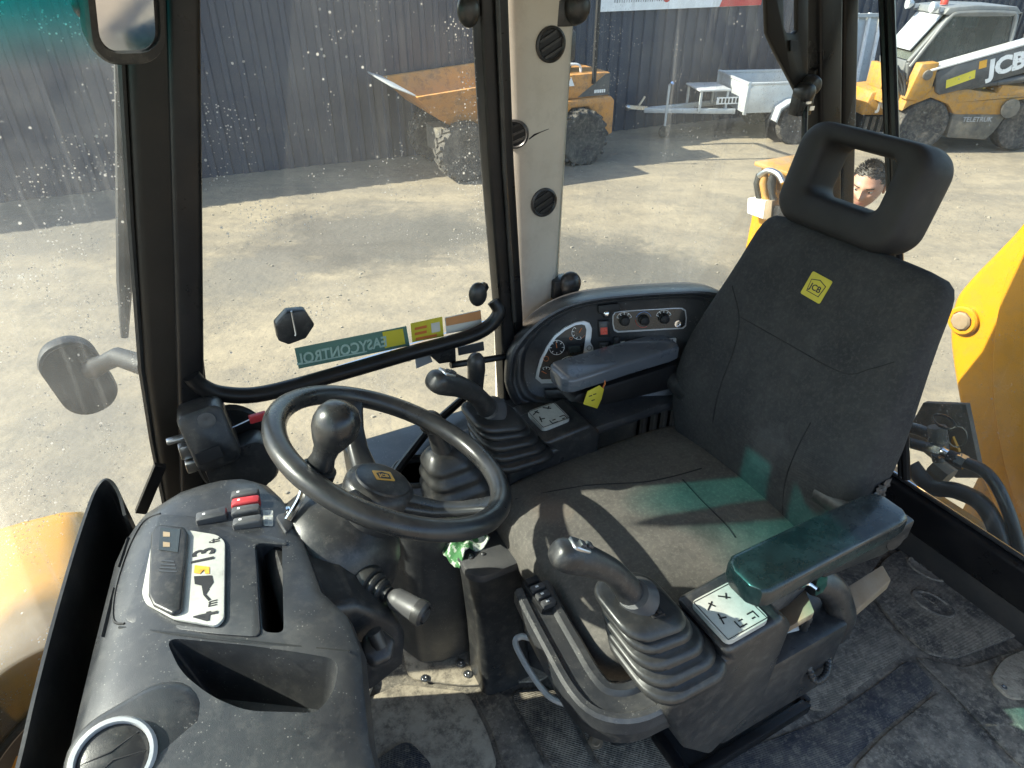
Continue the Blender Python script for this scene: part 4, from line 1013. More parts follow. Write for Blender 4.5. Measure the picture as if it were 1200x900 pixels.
# side lever plates, cover boxes and the corrugated hose at the near side
def plate(px, z, t, m, nm, lean=(0, 0, 1), par=seat, bev=.003):
    mb = MB(); mb.slab([mz(x, y, zq) for (x, y), zq in zip(px, z)], lean, t); return mb.build(nm, m, par, bevel=bev)
plate([(905, 705), (940, 695), (952, 725), (918, 745)], [.36, .40, .42, .36], .02, 'rust_block', 'recliner_plate')
plate([(903, 735), (930, 728), (938, 755), (908, 762)], [.36, .36, .33, .33], .02, 'decal_white', 'lever_decal')
plate([(985, 700), (1030, 672), (1040, 690), (1000, 725)], [.24, .28, .26, .22], .03, 'rust_block', 'slide_handle')
mb = MB(); mb.tube(spline([mz(955, 680, .45), mz(975, 690, .42), mz(985, 720, .34), mz(975, 740, .28)], 5), [.03] * 16, 12); mb.build('adjuster_boot', 'black_plastic', seat)
mb = MB(); mb.box((.86, .52, .26), (.30, .12, .20)); mb.build('side_cover', 'black_plastic', seat, bevel=.012)
mb = MB(); mb.tube(spline([mz(934, 690, .46), mz(946, 684, .455), mz(957, 690, .45)], 5), .004, 8); mb.build('lever_ring', 'chrome', seat)
path = spline([mz(948, 722, .40), mz(940, 745, .34), mz(945, 775, .28), mz(955, 797, .25), mz(968, 790, .25), mz(970, 768, .26), mz(962, 745, .29)], 10)
mb = MB(); mb.tube(path, [.0085 if i % 2 else .0068 for i in range(len(path))], 10); mb.build('corrugated_hose', 'rubber', seat)

# ------------------------------------------------------------------ joystick pods
def joystick_pod(label, sgn, gt, bt, bb, dc, group):
    """sgn -1 = near side; gt grip end, bt bellows top, bb bellows base, dc decal centre (machine coordinates)"""
    gt, bt, bb, dc = map(Vector, (gt, bt, bb, dc))
    root = thing('joystick_pod', label, 'joystick', at=(bb.x, bb.y, .30), group=group)
    v0, v1 = sorted((bb.y - .062, bb.y + .062))
    prof = [(bb.x - .045, bb.z - .055), (bb.x - .04, bb.z - .01), (bb.x + .07, bb.z + .01), (dc.x - .055, dc.z - .006), (dc.x + .07, dc.z + .004), (dc.x + .10, dc.z - .03), (dc.x + .09, .34), (dc.x - .02, .25), (bb.x + .02, .33)]
    mb = MB(); mb.prism([(a, b) for a, b in prof], -v1, -v0, Matrix.Rotation(R(90), 4, 'X')); mb.build('housing', 'black_plastic', root, bevel=.012, seg=3)
    mb = MB(); dn = V(-.04, 0, 1).normalized(); DL = frame(dc + dn * .004, V(1, 0, .05), z=dn)
    ds = .088 if sgn < 0 else .074; mb.prism(rrect(ds, ds, .010, 3), -.006, .004, DL); dp = mb.build('decal', 'decal_white', root)
    mb = MB(MROT @ DL)
    for sx_, sy_, w_, h_ in ((0, .46, .92, .012), (0, -.46, .92, .012), (.46, 0, .012, .92), (-.46, 0, .012, .92)): mb.box((sx_ * ds, sy_ * ds, .0044), (w_ * ds, h_ * ds, .0008))
    for q_ in ((-.022, .022, 30), (.010, .024, -40), (-.024, -.006, 75)):
        mb.box((0, 0, .0046), (.020, .0022, .001), Matrix.Translation((q_[0], q_[1], 0)) @ Matrix.Rotation(R(q_[2]), 4, 'Z'))
        mb.box((0, 0, .0046), (.0022, .012, .001), Matrix.Translation((q_[0] + .004, q_[1], 0)) @ Matrix.Rotation(R(q_[2]), 4, 'Z'))
    for q_ in ((.024, -.026, 0), (-.002, -.027, 1)):
        for w_ in ((-.007, 0, .0018, .014), (0, -.006, .014, .0018), (.003, .004, .008, .0018)) if q_[2] else ((.006, 0, .0018, .014), (0, .006, .013, .0018), (-.002, -.004, .007, .0018)):
            mb.box((q_[0] + w_[0], q_[1] + w_[1], .0046), (w_[2], w_[3], .001))
    mb.build('symbols', 'black_ink', dp)['kind'] = 'stuff'
    # bellows: rounded squares, pleated
    ax = (bt - bb); rings = []
    szs = [(.150, -.02)]
    for q_ in range(4):
        b_ = .158 - .012 * q_; t_ = q_ * .215
        szs += [(b_, t_), (b_ + .003, t_ + .05), (b_, t_ + .11), (b_ - .008, t_ + .135), (b_ - .030, t_ + .165), (b_ - .031, t_ + .19)]
    szs += [(.124, .86), (.125, .90), (.118, .96), (.108, .99), (.096, 1.0)]
    for s_, t_ in szs:
        c_ = bb.lerp(bt, t_); tilt = Matrix.Rotation(R(14) * t_, 4, 'Y')
        rings.append([c_ + (tilt.to_3x3() @ Vector((x, y, 0))) for x, y in rrect(s_, s_, s_ * .30, 6)])
    mb = MB(); mb.loft(rings); bl = mb.build('bellows', 'rubber', root, angle=75)
    nz_ = V(math.sin(R(14)), 0, math.cos(R(14)))
    # stick and grip
    d = (gt - bt).normalized()
    mb = MB(); mb.lathe([(.034, -.002), (.036, .006), (.033, .012), (.027, .022), (.024, .030), (.001, .030)], frame(bt - d * .004, d.orthogonal(), z=(nz_ + d).normalized()), 24); mb.build('collar', 'grey_plastic', root)
    mid = bt.lerp(gt, .5) + V(.010, 0, .012)
    path = spline([bt + d * .01, bt.lerp(gt, .25) + V(.006, 0, .008), mid, bt.lerp(gt, .78) + V(.006, 0, .008), gt], 5)
    rr = [.0245 - .005 * math.sin(math.pi * min(1, i / (len(path) * .8))) for i in range(len(path))]
    mb = MB(); mb.tube(path, rr, 16); st_ = mb.build('stick', 'black_plastic', root)
    hd = (gt - mid).normalized(); up = V(.35, 0, 1); up = (up - hd * up.dot(hd)).normalized(); HL = frame(gt, hd, z=up)
    mb = MB(MROT @ HL)
    mb.loft([[(x, y * s_, z * s2) for y, z in rrect(.044, .042, .017, 5)] for x, s_, s2 in ((-.035, .86, .86), (-.018, 1.04, 1.02), (.004, 1.12, 1.10), (.018, 1.04, 1.02), (.027, .82, .8), (.031, .45, .45))])
    hdo = mb.build('grip_head', 'black_plastic', root, sub=1, angle=180)
    mb = MB(MROT @ HL); mb.loft([[(x * s_, y * s_, z) for x, y in rrect(.034, .026, .006, 3, -.002)] for s_, z in ((1, .016), (1, .024), (.9, .0255))]); bp_ = mb.build('button_plate', 'steel', hdo)
    for k in (-.5, .5):
        mb = MB(MROT @ HL); mb.box((-.010 + k * .016, k * .004, .0275), (.010, .012, .005)); mb.build('button', 'grey_plastic', bp_, bevel=.0015)
    # clamp slot in front of the collar
    mb = MB(); c_ = bt + V(.012, -.035 if sgn < 0 else .035, -.004); mb.box(c_, (.022, .016, .010)); mb.box(c_ + V(.004, 0, .006), (.006, .010, .006)); mb.build('stick_clamp', 'dark', root, bevel=.001)
    return root
joystick_pod('pleated joystick pod with a white symbol decal beside the lever plates', -1, (.392, .562, .765), (.503, .535, .640), (.545, .488, .535), (.655, .478, .580), 'joystick pods on the seat')
joystick_pod('pleated joystick pod squeezed between the seat and the instrument panel', 1, (.398, 1.040, .785), (.525, 1.085, .645), (.575, 1.075, .535), (.672, 1.085, .580), 'joystick pods on the seat')
# front arm carrying the near pod
arm = thing('pod_arm', 'curved black plastic arm with small switches in front of the seat cushion', 'control arm', at=(.45, .55, .40))
pth = [mz(624, 690, .50), mz(640, 722, .495), mz(662, 762, .485), mz(684, 800, .475), mz(706, 822, .47), mz(738, 826, .468), mz(772, 812, .468), mz(800, 800, .468)]
pth = spline(pth, 4)
def sweep(path, prof_, name, m, par, F=MROT, bevel=0.0):
    rings = []
    for i, p_ in enumerate(path):
        d = (path[min(i + 1, len(path) - 1)] - path[max(0, i - 1)]).normalized(); sd_ = d.cross(V(0, 0, 1)).normalized(); up_ = sd_.cross(d)
        rings.append([p_ + sd_ * a + up_ * b for a, b in prof_])
    mb = MB(F); mb.loft(rings); return mb.build(name, m, par, bevel=bevel)
ab = sweep(pth, [(-.034, -.022), (.036, -.022), (.036, .008), (.031, .014), (.022, .014), (.017, .006), (-.012, .004), (-.018, .013), (-.029, .013), (-.034, .008)], 'arm', 'console_plastic', arm)
sweep([p_ + V(0, 0, -.023) for p_ in pth[3:]], [(-.030, -.03), (.032, -.03), (.034, .001), (-.032, .001)], 'lower_cover', 'black_plastic', arm)
mb = MB(); c0, c1 = mz(621, 682, .51), mz(646, 716, .507)
for k in range(4):
    c_ = c0.lerp(c1, (k + .4) / 4); dd = (c1 - c0).normalized()
    mb = MB(); mb.box((0, 0, 0), (.0125, .026, .014), frame(c_ + V(0, 0, .008), dd, z=(.1, -.25, 1))); sw = mb.build('rocker', 'grey_plastic' if k else 'dark', arm, bevel=.002)
    if k:
        mb = MB(); mb.box((0, -.002, .0078), (.0035, .006, .0008), frame(c_ + V(0, 0, .008), dd, z=(.1, -.25, 1))); mb.build('rocker_mark', 'white_ink', sw)
mb = MB(); mb.box((0, 0, 0), (.062, .034, .014), frame(c0.lerp(c1, .5) + V(0, 0, .0), (c1 - c0), z=(.1, -.25, 1))); mb.build('switch_base', 'dark', arm, bevel=.002)
# pull loop
loop = thing('seat_slide_handle', 'thin grey wire loop handle hanging below the black control arm', 'handle', at=(.4, .62, .38))
mb = MB(); mb.tube(spline([mz(650, 744, .44), mz(628, 749, .43), mz(611, 746, .425), mz(604, 754, .42), mz(618, 782, .40), mz(636, 808, .38), mz(650, 820, .375), mz(674, 828, .375)], 5), .0058, 8); mb.build('loop', 'galv', loop)
# ================================================================== front console
con = thing('front_console', 'moulded grey-black front console with display, reach decal, pocket and oddments tray', 'console', at=(-.1, .7, 0))
def lerp_tab(tab, x):
    if x <= tab[0][0]: return tab[0][1]
    for (a, p), (b, q_) in zip(tab, tab[1:]):
        if x <= b: return p + (q_ - p) * (x - a) / (b - a)
    return tab[-1][1]
UL = [(.2, -.30), (.45, -.292), (.65, -.272), (.8, -.243), (.95, -.212), (1.01, -.190), (1.05, -.150), (1.075, -.095)]
UR = [(.2, .05), (.45, .06), (.56, .085), (.62, .100), (.66, .095), (.70, .074), (.9, .075), (.98, .060), (1.03, .025), (1.06, -.02), (1.075, -.06)]
vs_ = [.20, .30, .40, .48, .54, .60, .66, .72, .78, .84, .90, .95, .99, 1.02, 1.045, 1.062, 1.072]
mb = MB(); rings = []
for v in vs_:
    l, r = lerp_tab(UL, v), lerp_tab(UR, v)
    e = max(0, (v - 1.0) / .075); zt = .722 - .05 * e * e - max(0, (.66 - v)) * .05
    w = r - l
    top = [(l - .012, .30), (l - .010, .55), (l, zt - .075), (l + .012, zt - .042), (l + .035, zt - .016), (l + .07 * min(1, w / .2), zt - .003)]
    for k in range(1, 8): top.append((l + .07 * min(1, w / .2) + (w - .11 * min(1, w / .25)) * k / 8, zt + .003 * math.sin(math.pi * k / 8)))
    top += [(r - .022, zt - .004), (r - .006, zt - .016), (r, zt - .04), (r - .004, zt - .10), (r - .02, .50), (r - .05, .45), (l + .10, .41), (l + .07, .30), (l + .06, 0.0), (l, 0.0)]
    rings.append([(u_, v, z_) for u_, z_ in top])
mb.loft(rings); body = mb.build('body', 'console_plastic', con, angle=50)
# recesses
def cutter(px, z0, z1, shrink=.8, rad=.02, topz=.76):
    p = [mz(x, y, z1) for x, y in px]; q = []; n_ = len(p)
    for i in range(n_):
        a, b, c_ = p[i - 1], p[i], p[(i + 1) % n_]
        r_ = min(rad, .4 * (a - b).length, .4 * (c_ - b).length); s_, e_ = b + (a - b).normalized() * r_, b + (c_ - b).normalized() * r_
        for k in range(6):
            w = k / 5; q.append((1 - w) ** 2 * s_ + 2 * w * (1 - w) * b + w * w * e_)
    cc = sum(q, Vector()) / len(q)
    rings = []
    for s_, z in ((shrink * .9, z0), (shrink, z0 + .01), (1, z1), (1.0, topz)):
        rings.append([Vector((cc.x + (a.x - cc.x) * s_, cc.y + (a.y - cc.y) * s_, z)) for a in q])
    m_ = MB(); m_.loft(rings); return m_
cut(body, [cutter([(196, 754), (300, 764), (398, 775), (392, 812), (372, 838), (290, 838), (250, 822), (215, 795)], .615, .712, .78, .022),
           cutter([(301, 640), (331, 636), (334, 747), (309, 746)], .56, .715, .96, .012)])
tree = bvh(body)
def on(px, py, lift=0.0):
    p, n_ = hit(tree, px, py)
    if p is None or p.z < .6:
        p, n_ = tree.find_nearest(wz(px, py, .72))[:2]
    return p + n_ * lift, n_
def drape(px, t, m, nm, par=con, rad=.012, lift=-.001, sub=3, bev=.0015):
    """thin moulded plate lying on the console"""
    P = [on(x, y)[0] for x, y in px]; q = []; n_ = len(P)
    nn_ = sum((on(x, y)[1] for x, y in px), Vector()).normalized()
    for i in range(n_):
        a, b, c_ = P[i - 1], P[i], P[(i + 1) % n_]
        r_ = min(rad, .4 * (a - b).length, .4 * (c_ - b).length); s_, e_ = b + (a - b).normalized() * r_, b + (c_ - b).normalized() * r_
        for k in range(sub + 1):
            w = k / sub; q.append((1 - w) ** 2 * s_ + 2 * w * (1 - w) * b + w * w * e_)
    mb = MB(I4); mb.slab([a + nn_ * lift for a in q], nn_, t); return mb.build(nm, m, par, bevel=bev), nn_
# raised display field
drape([(186, 604), (226, 606), (334, 634), (338, 640), (299, 637), (306, 748), (250, 744), (146, 730)], .007, 'console_plastic', 'display_field', rad=.014, bev=.003, lift=-.004)
pl, pn = drape([(183, 621), (200, 621), (256, 630), (265, 638), (264, 728), (255, 737), (205, 728), (172, 710), (168, 698)], .0052, 'decal_white', 'reach_decal', rad=.008, bev=.0008, lift=.0015)
px_ = [(188, 621), (219, 624), (223, 632), (216, 722), (205, 727), (183, 716), (177, 704), (180, 632)]
P = [on(x, y)[0] for x, y in px_]
mb = MB(I4); mb.slab([a + pn * .005 for a in P], pn, .009); dsp = mb.build('display', 'black_plastic', con, bevel=.004, seg=3)
P = [on(x, y)[0] + pn * .0142 for x, y in [(192, 626), (215, 628), (212, 655), (190, 652)]]
mb = MB(I4); mb.slab(P, pn, .0006); mb.build('display_window', 'lcd', dsp)
for (x, y) in ((199, 634), (199, 646)):
    P = [on(x + a, y + b)[0] + pn * .0149 for a, b in ((-4, -3), (4, -2), (4, 3), (-4, 3))]
    mb = MB(I4); mb.slab(P, pn, .0004); mb.build('indicator', 'rust_block', dsp)
for k in range(4):
    P = [on(x, y)[0] + pn * .0142 for x, y in [(193 - k, 664 + k * 4), (208 + k, 665 + k * 4), (208 + k, 666.5 + k * 4), (193 - k, 665.5 + k * 4)]]
    mb = MB(I4); mb.slab(P, pn, .0004); mb.build('display_line', 'boom_grey', dsp)
# decal lettering reads up the plate
def decal_text(s, a, b, size, m='black_ink', **kw):
    pa, pb = on(*a)[0], on(*b)[0]; c_ = (pa + pb) / 2 + pn * .0068
    return text(s, size, frame(c_, pb - pa, z=pn), m, pl, depth=.0003, **kw)
decal_text('13', (239, 669), (243, 641), .044, bold=.0008, sx=.74)
decal_text('ft', (253, 643), (254, 631), .022, bold=.0003, sx=.7)
decal_text('4', (243, 733), (245, 719), .044, bold=.0008, sx=.74)
decal_text('m', (249, 716), (250, 706), .024, bold=.0003, sx=.6)
def decal_poly(px, m, nm='reach_symbol', lift=.0068):
    mb = MB(I4); mb.slab([on(x, y)[0] + pn * lift for x, y in px], pn, .0003); return mb.build(nm, m, pl)
decal_poly([(229, 679), (250, 678), (252, 686), (246, 694), (238, 690), (230, 688)], 'black_ink')
decal_poly([(238, 690), (247, 694), (243, 700), (249, 706), (246, 708), (240, 701)], 'black_ink')
decal_poly([(230, 666), (247, 668), (247, 676), (242, 676), (241, 671), (236, 676), (229, 675)], 'amber')
# slots at the windscreen edge
for a in ([(131, 627), (136, 624), (128, 654), (122, 660)], [(114, 686), (120, 684), (112, 736), (106, 742)]):
    P = [on(x, y)[0] for x, y in a]; n_ = on(*a[0])[1]
    mb = MB(I4); mb.slab([p_ - n_ * .003 for p_ in P], n_, .0075); mb.build('vent_slot', 'dark', con)
# groove beside the display field
gp = [on(x, y, .0003)[0] for x, y in ((188, 602), (168, 612), (150, 645), (136, 690), (133, 726), (146, 731))]
mb = MB(I4); mb.tube(spline(gp, 5), .0018, 6); mb.build('panel_groove', 'dark', con)
gp = [on(x, y, .0002)[0] for x, y in ((140, 735), (200, 742), (300, 753), (410, 764))]
mb = MB(I4); mb.tube(spline(gp, 5), .0022, 6); mb.build('panel_groove', 'rubber', con)
# hump with the round air outlet
c2 = mz(133, 890, .725); vn = V(-.25, -.42, 1).normalized(); vl = frame(c2, (1, .2, 0), z=vn)
hl = frame(c2 + V(.026, .012, -.012), (1, .25, 0), z=V(-.12, -.25, 1))
mb = MB(); mb.loft([[(x * s_, y * s_, z) for x, y in rrect(.150, .120, .052, 7)] for s_, z in ((1.15, -.06), (1.08, -.012), (1.02, .002), (.94, .009), (.82, .012))], L=hl); mb.build('outlet_hump', 'console_plastic', con, angle=60)
mb = MB(); mb.lathe([(.047, -.05), (.045, .004), (.042, .009), (.038, .009), (.037, .002), (.037, -.02)], vl, 40); vo_ = mb.build('air_outlet', 'silver_paint', con)
mb = MB(); mb.lathe([(.0365, -.02), (.0365, .002), (.031, .006), (.001, .007)], vl, 32); mb.build('outlet_disc', 'black_plastic', vo_)
for k in (-.012, .012):
    mb = MB(); mb.tube([V(*(vl @ V(-.032, k * 1.0, .0048))), V(*(vl @ V(0, k * .4 + .002, .0072))), V(*(vl @ V(.032, k, .0048)))], .0011, 6); mb.build('disc_seam', 'dark', vo_)
# black lip at the windscreen side
top = spline([mz(146, 604, .70), mz(139, 578, .715), mz(130, 564, .725), mz(120, 563, .728), mz(108, 582, .72), mz(88, 640, .712), mz(62, 730, .705), mz(40, 815, .70), mz(20, 900, .70), mz(-10, 1000, .695)], 5)
mb = MB(); rows = []
for i, p_ in enumerate(top):
    d = (top[min(i + 1, len(top) - 1)] - top[max(0, i - 1)]); sd_ = V(-d.y, d.x, 0).normalized() * .006
    lo_ = Vector((p_.x + .004, p_.y, .45))
    rows.append([p_ + sd_ * .4, p_ - sd_ * .4, lo_ - sd_, lo_ + sd_])
mb.loft(rows); mb.build('edge_lip', 'rubber', con)
# switches
def switch(px, py, w, l, m, ang=0.0, par=con, mark=True, h=.014):
    p, n_ = on(px, py); xd = MROT.to_3x3() @ (Matrix.Rotation(ang, 3, 'Z') @ V(1, 0, 0)); L_ = frame(p, xd, z=n_)
    mb = MB(L_); mb.loft([[(x + dx, y, z) for x, y in rrect(l * s_, w * s_, .003, 3)] for s_, z, dx in ((1, -.004, 0), (1, h * .55, 0), (.94, h * .8, 0), (.6, h, 0))]); o = mb.build('rocker_switch', m, par)
    if mark:
        mb = MB(L_); mb.box((-l * .22, 0, h * .98), (.004, .004, .0008)); mb.box((l * .25, 0, h * .95), (.003, .005, .0008)); mb.build('switch_mark', 'white_ink', o)
    return o
switch(249, 608, .021, .046, 'grey_plastic', -.15)
for (x, y, m) in ((288, 583, 'grey_plastic'), (289, 592, 'red_plastic'), (289, 602, 'grey_plastic'), (291, 615, 'grey_plastic')): switch(x, y, .0165, .044, m, -.25)
o, n2 = drape([(308, 598), (320, 599), (320, 617), (309, 616)], .0012, 'decal_white', 'switch_decal', rad=.002, lift=.0002, bev=0)
for i in range(2):
    for j in range(3):
        P = [on(310.5 + i * 5 + a, 601 + j * 5.4 + b)[0] + n2 * .0016 for a, b in ((0, 0), (3.4, .3), (3.4, 3.6), (0, 3.4))]
        mb = MB(I4); mb.slab(P, n2, .0003); mb.build('switch_symbol', 'grey_ink', o)
o, n2 = drape([(322, 606), (350, 590), (362, 600), (335, 628)], .006, 'grey_plastic', 'ignition_plate', rad=.01, lift=-.001)
p, n_ = on(340, 603)
mb = MB(frame(p + n_ * .005, n_.orthogonal(), z=n_)); mb.lathe([(.012, 0), (.012, .004), (.009, .006), (.006, .006), (.005, .002), (.001, .002)], I4, 20); mb.build('ignition_lock', 'chrome', con)
mb = MB(I4); mb.tube(spline([on(336, 612, .004)[0], on(345, 597, .03)[0], on(352, 588, .045)[0]], 5), .006, 8); mb.build('washer_lever', 'chrome', con)

# ================================================================== steering column
WC = V(.239, .864, .792); WNn = V(.52, -.028, 1).normalized()
colm = thing('steering_column', 'domed black steering column shroud with a ribbed stalk boot', 'steering column', at=(.13, .85, 0))
dcen = WC - WNn * .194 + V(-.034, .014, -.012)
mb = MB(); L_ = frame(dcen, V(0, 1, 0), z=WNn)
mb.lathe([(.001, .125), (.036, .124), (.040, .118), (.047, .106), (.070, .096), (.095, .073), (.111, .038), (.117, -.005), (.113, -.045), (.100, -.08), (.086, -.12), (.001, -.12)], L_, 40); mb.build('dome_shroud', 'black_plastic', colm, angle=60)
bc = mz(432, 676, .62)
mb = MB(); mb.ball(bc + V(-.012, .03, -.005), .052, 24); mb.build('stalk_dome', 'black_plastic', colm, angle=180)
mb = MB(); pr = [(.004, .60), (.009, .690), (.028, .706), (.11, .672), (.165, .610), (.178, .565), (.170, .515), (.12, .47), (.03, .45), (.004, .50)]
rings = []
for v, s_, dz in ((.700, .94, -.020), (.703, .98, -.008), (.709, 1, -.002), (.72, 1, 0), (.80, 1, .004), (.93, 1, 0), (.965, .97, -.012), (.98, .9, -.03)):
    rings.append([(.10 + (a - .10) * s_, v, b + dz * (b > .5)) for a, b in pr])
mb.loft(rings); mb.build('column_base', 'black_plastic', colm, angle=50)
mb = MB(); mb.tube([(.10, .86, .50), (-.02, .87, .22), (-.12, .87, .02)], .028, 12); mb.build('lower_shaft', 'rubber', colm)
gp = spline([mz(342, 655, .68), mz(365, 684, .675), mz(395, 700, .668), mz(420, 700, .655)], 6)
mb = MB(); mb.tube(gp, .0022, 6); mb.build('shroud_seam', 'grey_plastic', colm)
seamp = [dcen + V(0, 0, 0) + (L_.to_3x3() @ V(-.095 * math.cos(R(a)) * .9, -.3 * 0 + .04, 0)) for a in ()]
# indicator stalk: boot and grip
sa_, sb_ = mz(432, 684, .625), mz(500, 722, .615)
sdir = (sb_ - sa_).normalized()
mb = MB(); mb.lathe([(.030, -.012), (.032, 0), (.030, .006), (.024, .008), (.026, .014), (.024, .018), (.019, .020), (.021, .026), (.019, .030), (.013, .032), (.013, .040), (.001, .04)], frame(sa_, sdir.orthogonal(), z=sdir), 24); mb.build('stalk_boot', 'rubber', colm)
stk = thing('control_stalk', 'stubby grey indicator stalk with a black button end below the steering wheel', 'lever', at=tuple(sa_ + sdir * .03))
ln = (sb_ - sa_).length
mb = MB(); mb.lathe([(.007, .030), (.008, .042), (.013, .046), (.0175, .054), (.0185, .062), (.0185, ln - .022), (.0195, ln - .020), (.001, ln - .018)], frame(sa_, sdir.orthogonal(), z=sdir), 24); mb.build('grip', 'grey_plastic', stk)
mb = MB(); mb.lathe([(.0195, ln - .020), (.0205, ln - .014), (.0200, ln - .006), (.0150, ln - .002), (.0145, ln - .005), (.0125, ln - .004), (.011, ln), (.001, ln + .001)], frame(sa_, sdir.orthogonal(), z=sdir), 28); mb.build('button_end', 'black_plastic', stk)
kb = thing('column_lock_knob', 'lobed black locking knob beside the console edge under the stalk', 'knob', at=tuple(mz(446, 757, .62)))
kc = mz(446, 757, .625); kd = V(.35, -.45, .75).normalized(); KL = frame(kc - kd * .012, V(1, 0, 0), z=kd)
mb = MB(); rings = []
for s_, z in ((.5, -.02), (.9, -.014), (1, -.006), (1, .008), (.92, .015), (.7, .018)):
    rings.append([((.0250 + .0011 * math.cos(6 * a)) * s_ * math.cos(a), (.0250 + .0011 * math.cos(6 * a)) * s_ * math.sin(a), z) for a in [2 * math.pi * k / 48 for k in range(48)]])
mb.loft(rings, L=KL); mb.build('knob', 'black_plastic', kb, angle=50)
mb = MB(); mb.tube([kc - kd * .03, kc - kd * .02 + V(-.05, .05, 0), V(.15, .74, .56)], .008, 8); mb.tube([kc, kc + V(-.004, .012, .022)], .012, 12); mb.build('stem', 'black_plastic', kb)

# ================================================================== steering wheel
wh = thing('steering_wheel', 'worn black three-spoke steering wheel with a spinner knob', 'steering wheel', at=tuple(WC - WNn * .07))
WL = frame(WC, V(0, 1, 0), z=WNn)                                  # x across the machine, y forward
mb = MB(MROT @ WL)
N = 72; rings = []
for k in range(N):
    a = 2 * math.pi * k / N; c_, s_ = math.cos(a), math.sin(a); ring = []
    for j in range(14):
        b = 2 * math.pi * j / 14
        rr_ = .193 + .0185 * math.cos(b); zz_ = .0165 * math.sin(b) - (.0022 * (j in (10, 11)))
        ring.append((rr_ * c_, rr_ * s_, zz_))
    rings.append(ring)
mb.loft(rings, closed=True); mb.build('rim', 'rim_rubber', wh, angle=180)
for a in (5, 128, 231):
    ca_, sa2 = math.cos(R(a)), math.sin(R(a))
    mb = MB(MROT @ WL); rings = []
    for r_, z, w, t in ((.03, -.075, .052, .030), (.06, -.070, .046, .028), (.10, -.058, .038, .024), (.135, -.038, .036, .022), (.165, -.016, .042, .020), (.188, -.002, .056, .020), (.196, .0, .060, .016)):
        rings.append([(r_ * ca_ - y * sa2, r_ * sa2 + y * ca_, z + q_) for y, q_ in rrect(w, t, t * .42, 4)])
    mb.loft(rings); sp = mb.build('spoke', 'rim_rubber', wh, angle=60)
    mb = MB(MROT @ WL)
    for q_ in (-1, 1): mb.box((.115 * ca_ - q_ * .011 * sa2, .115 * sa2 + q_ * .011 * ca_, -.042), (.004, .004, .004))
    mb.build('spoke_pip', 'grey_plastic', sp)
mb = MB(MROT @ WL); mb.lathe([(.050, -.135), (.056, -.10), (.060, -.075), (.060, -.062), (.056, -.055), (.047, -.051), (.046, -.047), (.040, -.0445), (.001, -.043)], I4, 40); hub = mb.build('hub', 'black_plastic', wh, angle=50)
mb = MB(MROT @ WL @ Matrix.Rotation(R(-90), 4, 'Z')); mb.prism(rrect(.034, .026, .002, 2, 0, .003), -.0442, -.0425); bd = mb.build('hub_badge', 'amber', hub)
mb = MB(MROT @ WL @ Matrix.Rotation(R(-90), 4, 'Z')); mb.prism([(-.011, -.006), (.011, -.006), (.012, .008), (0, .013), (-.012, .008)], -.0425, -.0421); mb.build('badge_field', 'black_ink', bd)
text('JCB', .0115, MROT @ WL @ Matrix.Rotation(R(-90), 4, 'Z') @ Matrix.Translation((0, .002, -.0420)), 'amber', bd, depth=.0002, bold=.0003)
ka = R(113); kx, ky = .158 * math.cos(ka), .158 * math.sin(ka)
KN = MROT @ WL @ Matrix.Translation((kx, ky, 0))
mb = MB(KN); mb.lathe([(.019, .002), (.020, .010), (.017, .022), (.0185, .036), (.026, .050), (.0325, .066), (.034, .078), (.0315, .092), (.024, .104), (.013, .110), (.001, .112)], I4, 32); kno = mb.build('spinner_knob', 'rim_rubber', wh, angle=180)
mb = MB(KN); mb.lathe([(.026, -.012), (.026, .002), (.020, .005), (.001, .005)], I4, 24); mb.box((.35 * kx * 0 - .012, .02, -.004), (.03, .04, .016)); mb.build('knob_clamp', 'frame_paint', wh)

# ================================================================== pedestal box with lid, cloth
pb = thing('floor_pedestal', 'black plastic pedestal box with a lid between the steering column and seat', 'pedestal', at=(.43, .91, 0))
mb = MB(); rings = []
for z, s_, dx, dy, rr_ in ((.0, 1.02, .02, .0, .02), (.06, .96, .015, 0, .022), (.2, .86, .004, 0, .026), (.34, .92, 0, 0, .03), (.395, 1.0, 0, 0, .035), (.405, 1.03, 0, 0, .035)):
    rings.append([(.435 + dx + x * s_, .912 + dy + y * s_, z) for x, y in rrect(.13, .10, rr_, 5)])
mb.loft(rings); mb.build('body', 'black_plastic', pb, angle=50)
mb = MB(); mb.loft([[(.435 + x * s_, .912 + y * s_, z) for x, y in rrect(.138, .108, .036, 6)] for s_, z in ((1, .406), (1, .418), (.97, .423), (.9, .425))]); mb.build('lid', 'grey_plastic', pb, angle=40)
mb = MB(); fl = [(.50, .88, .40), (.515, .87, .30), (.53, .86, .15), (.555, .85, .0)]
mb.loft([[(x - .05, y + .06, z), (x, y - .012, z), (x + .012, y - .006, z), (x - .03, y + .07, z)] for x, y, z in fl]); mb.build('side_flare', 'console_plastic', pb, bevel=.004)
bolt(mz(551, 652, .426), .005, .003, par=pb); bolt(mz(566, 649, .426), .003, .003, par=pb); bolt((.565, .83, .03), .007, .006, (.3, -1, .2), 'steel', pb)
from mathutils import noise as nz
cl = thing('cleaning_cloth', 'crumpled green and white cloth lying on the pedestal lid', 'cloth', at=(.405, .95, .42))
mb = MB(); rows = []
for i in range(22):
    row = []
    for j in range(22):
        x, y = .355 + .085 * i / 21, .925 + .075 * j / 21
        h = .436 + .022 * (nz.noise((x * 30, y * 30, 2)) + .5 * nz.noise((x * 70, y * 70, 5)))
        edge = min(i, j, 21 - i, 21 - j) / 21
        row.append((x + .02 * nz.noise((y * 20, x * 9, 1)), y + .02 * nz.noise((x * 22, y * 9, 7)), max(h, .4265) - (.03 * min(1, (.372 - x) * 60) if x < .372 else 0)))
    rows.append(row)
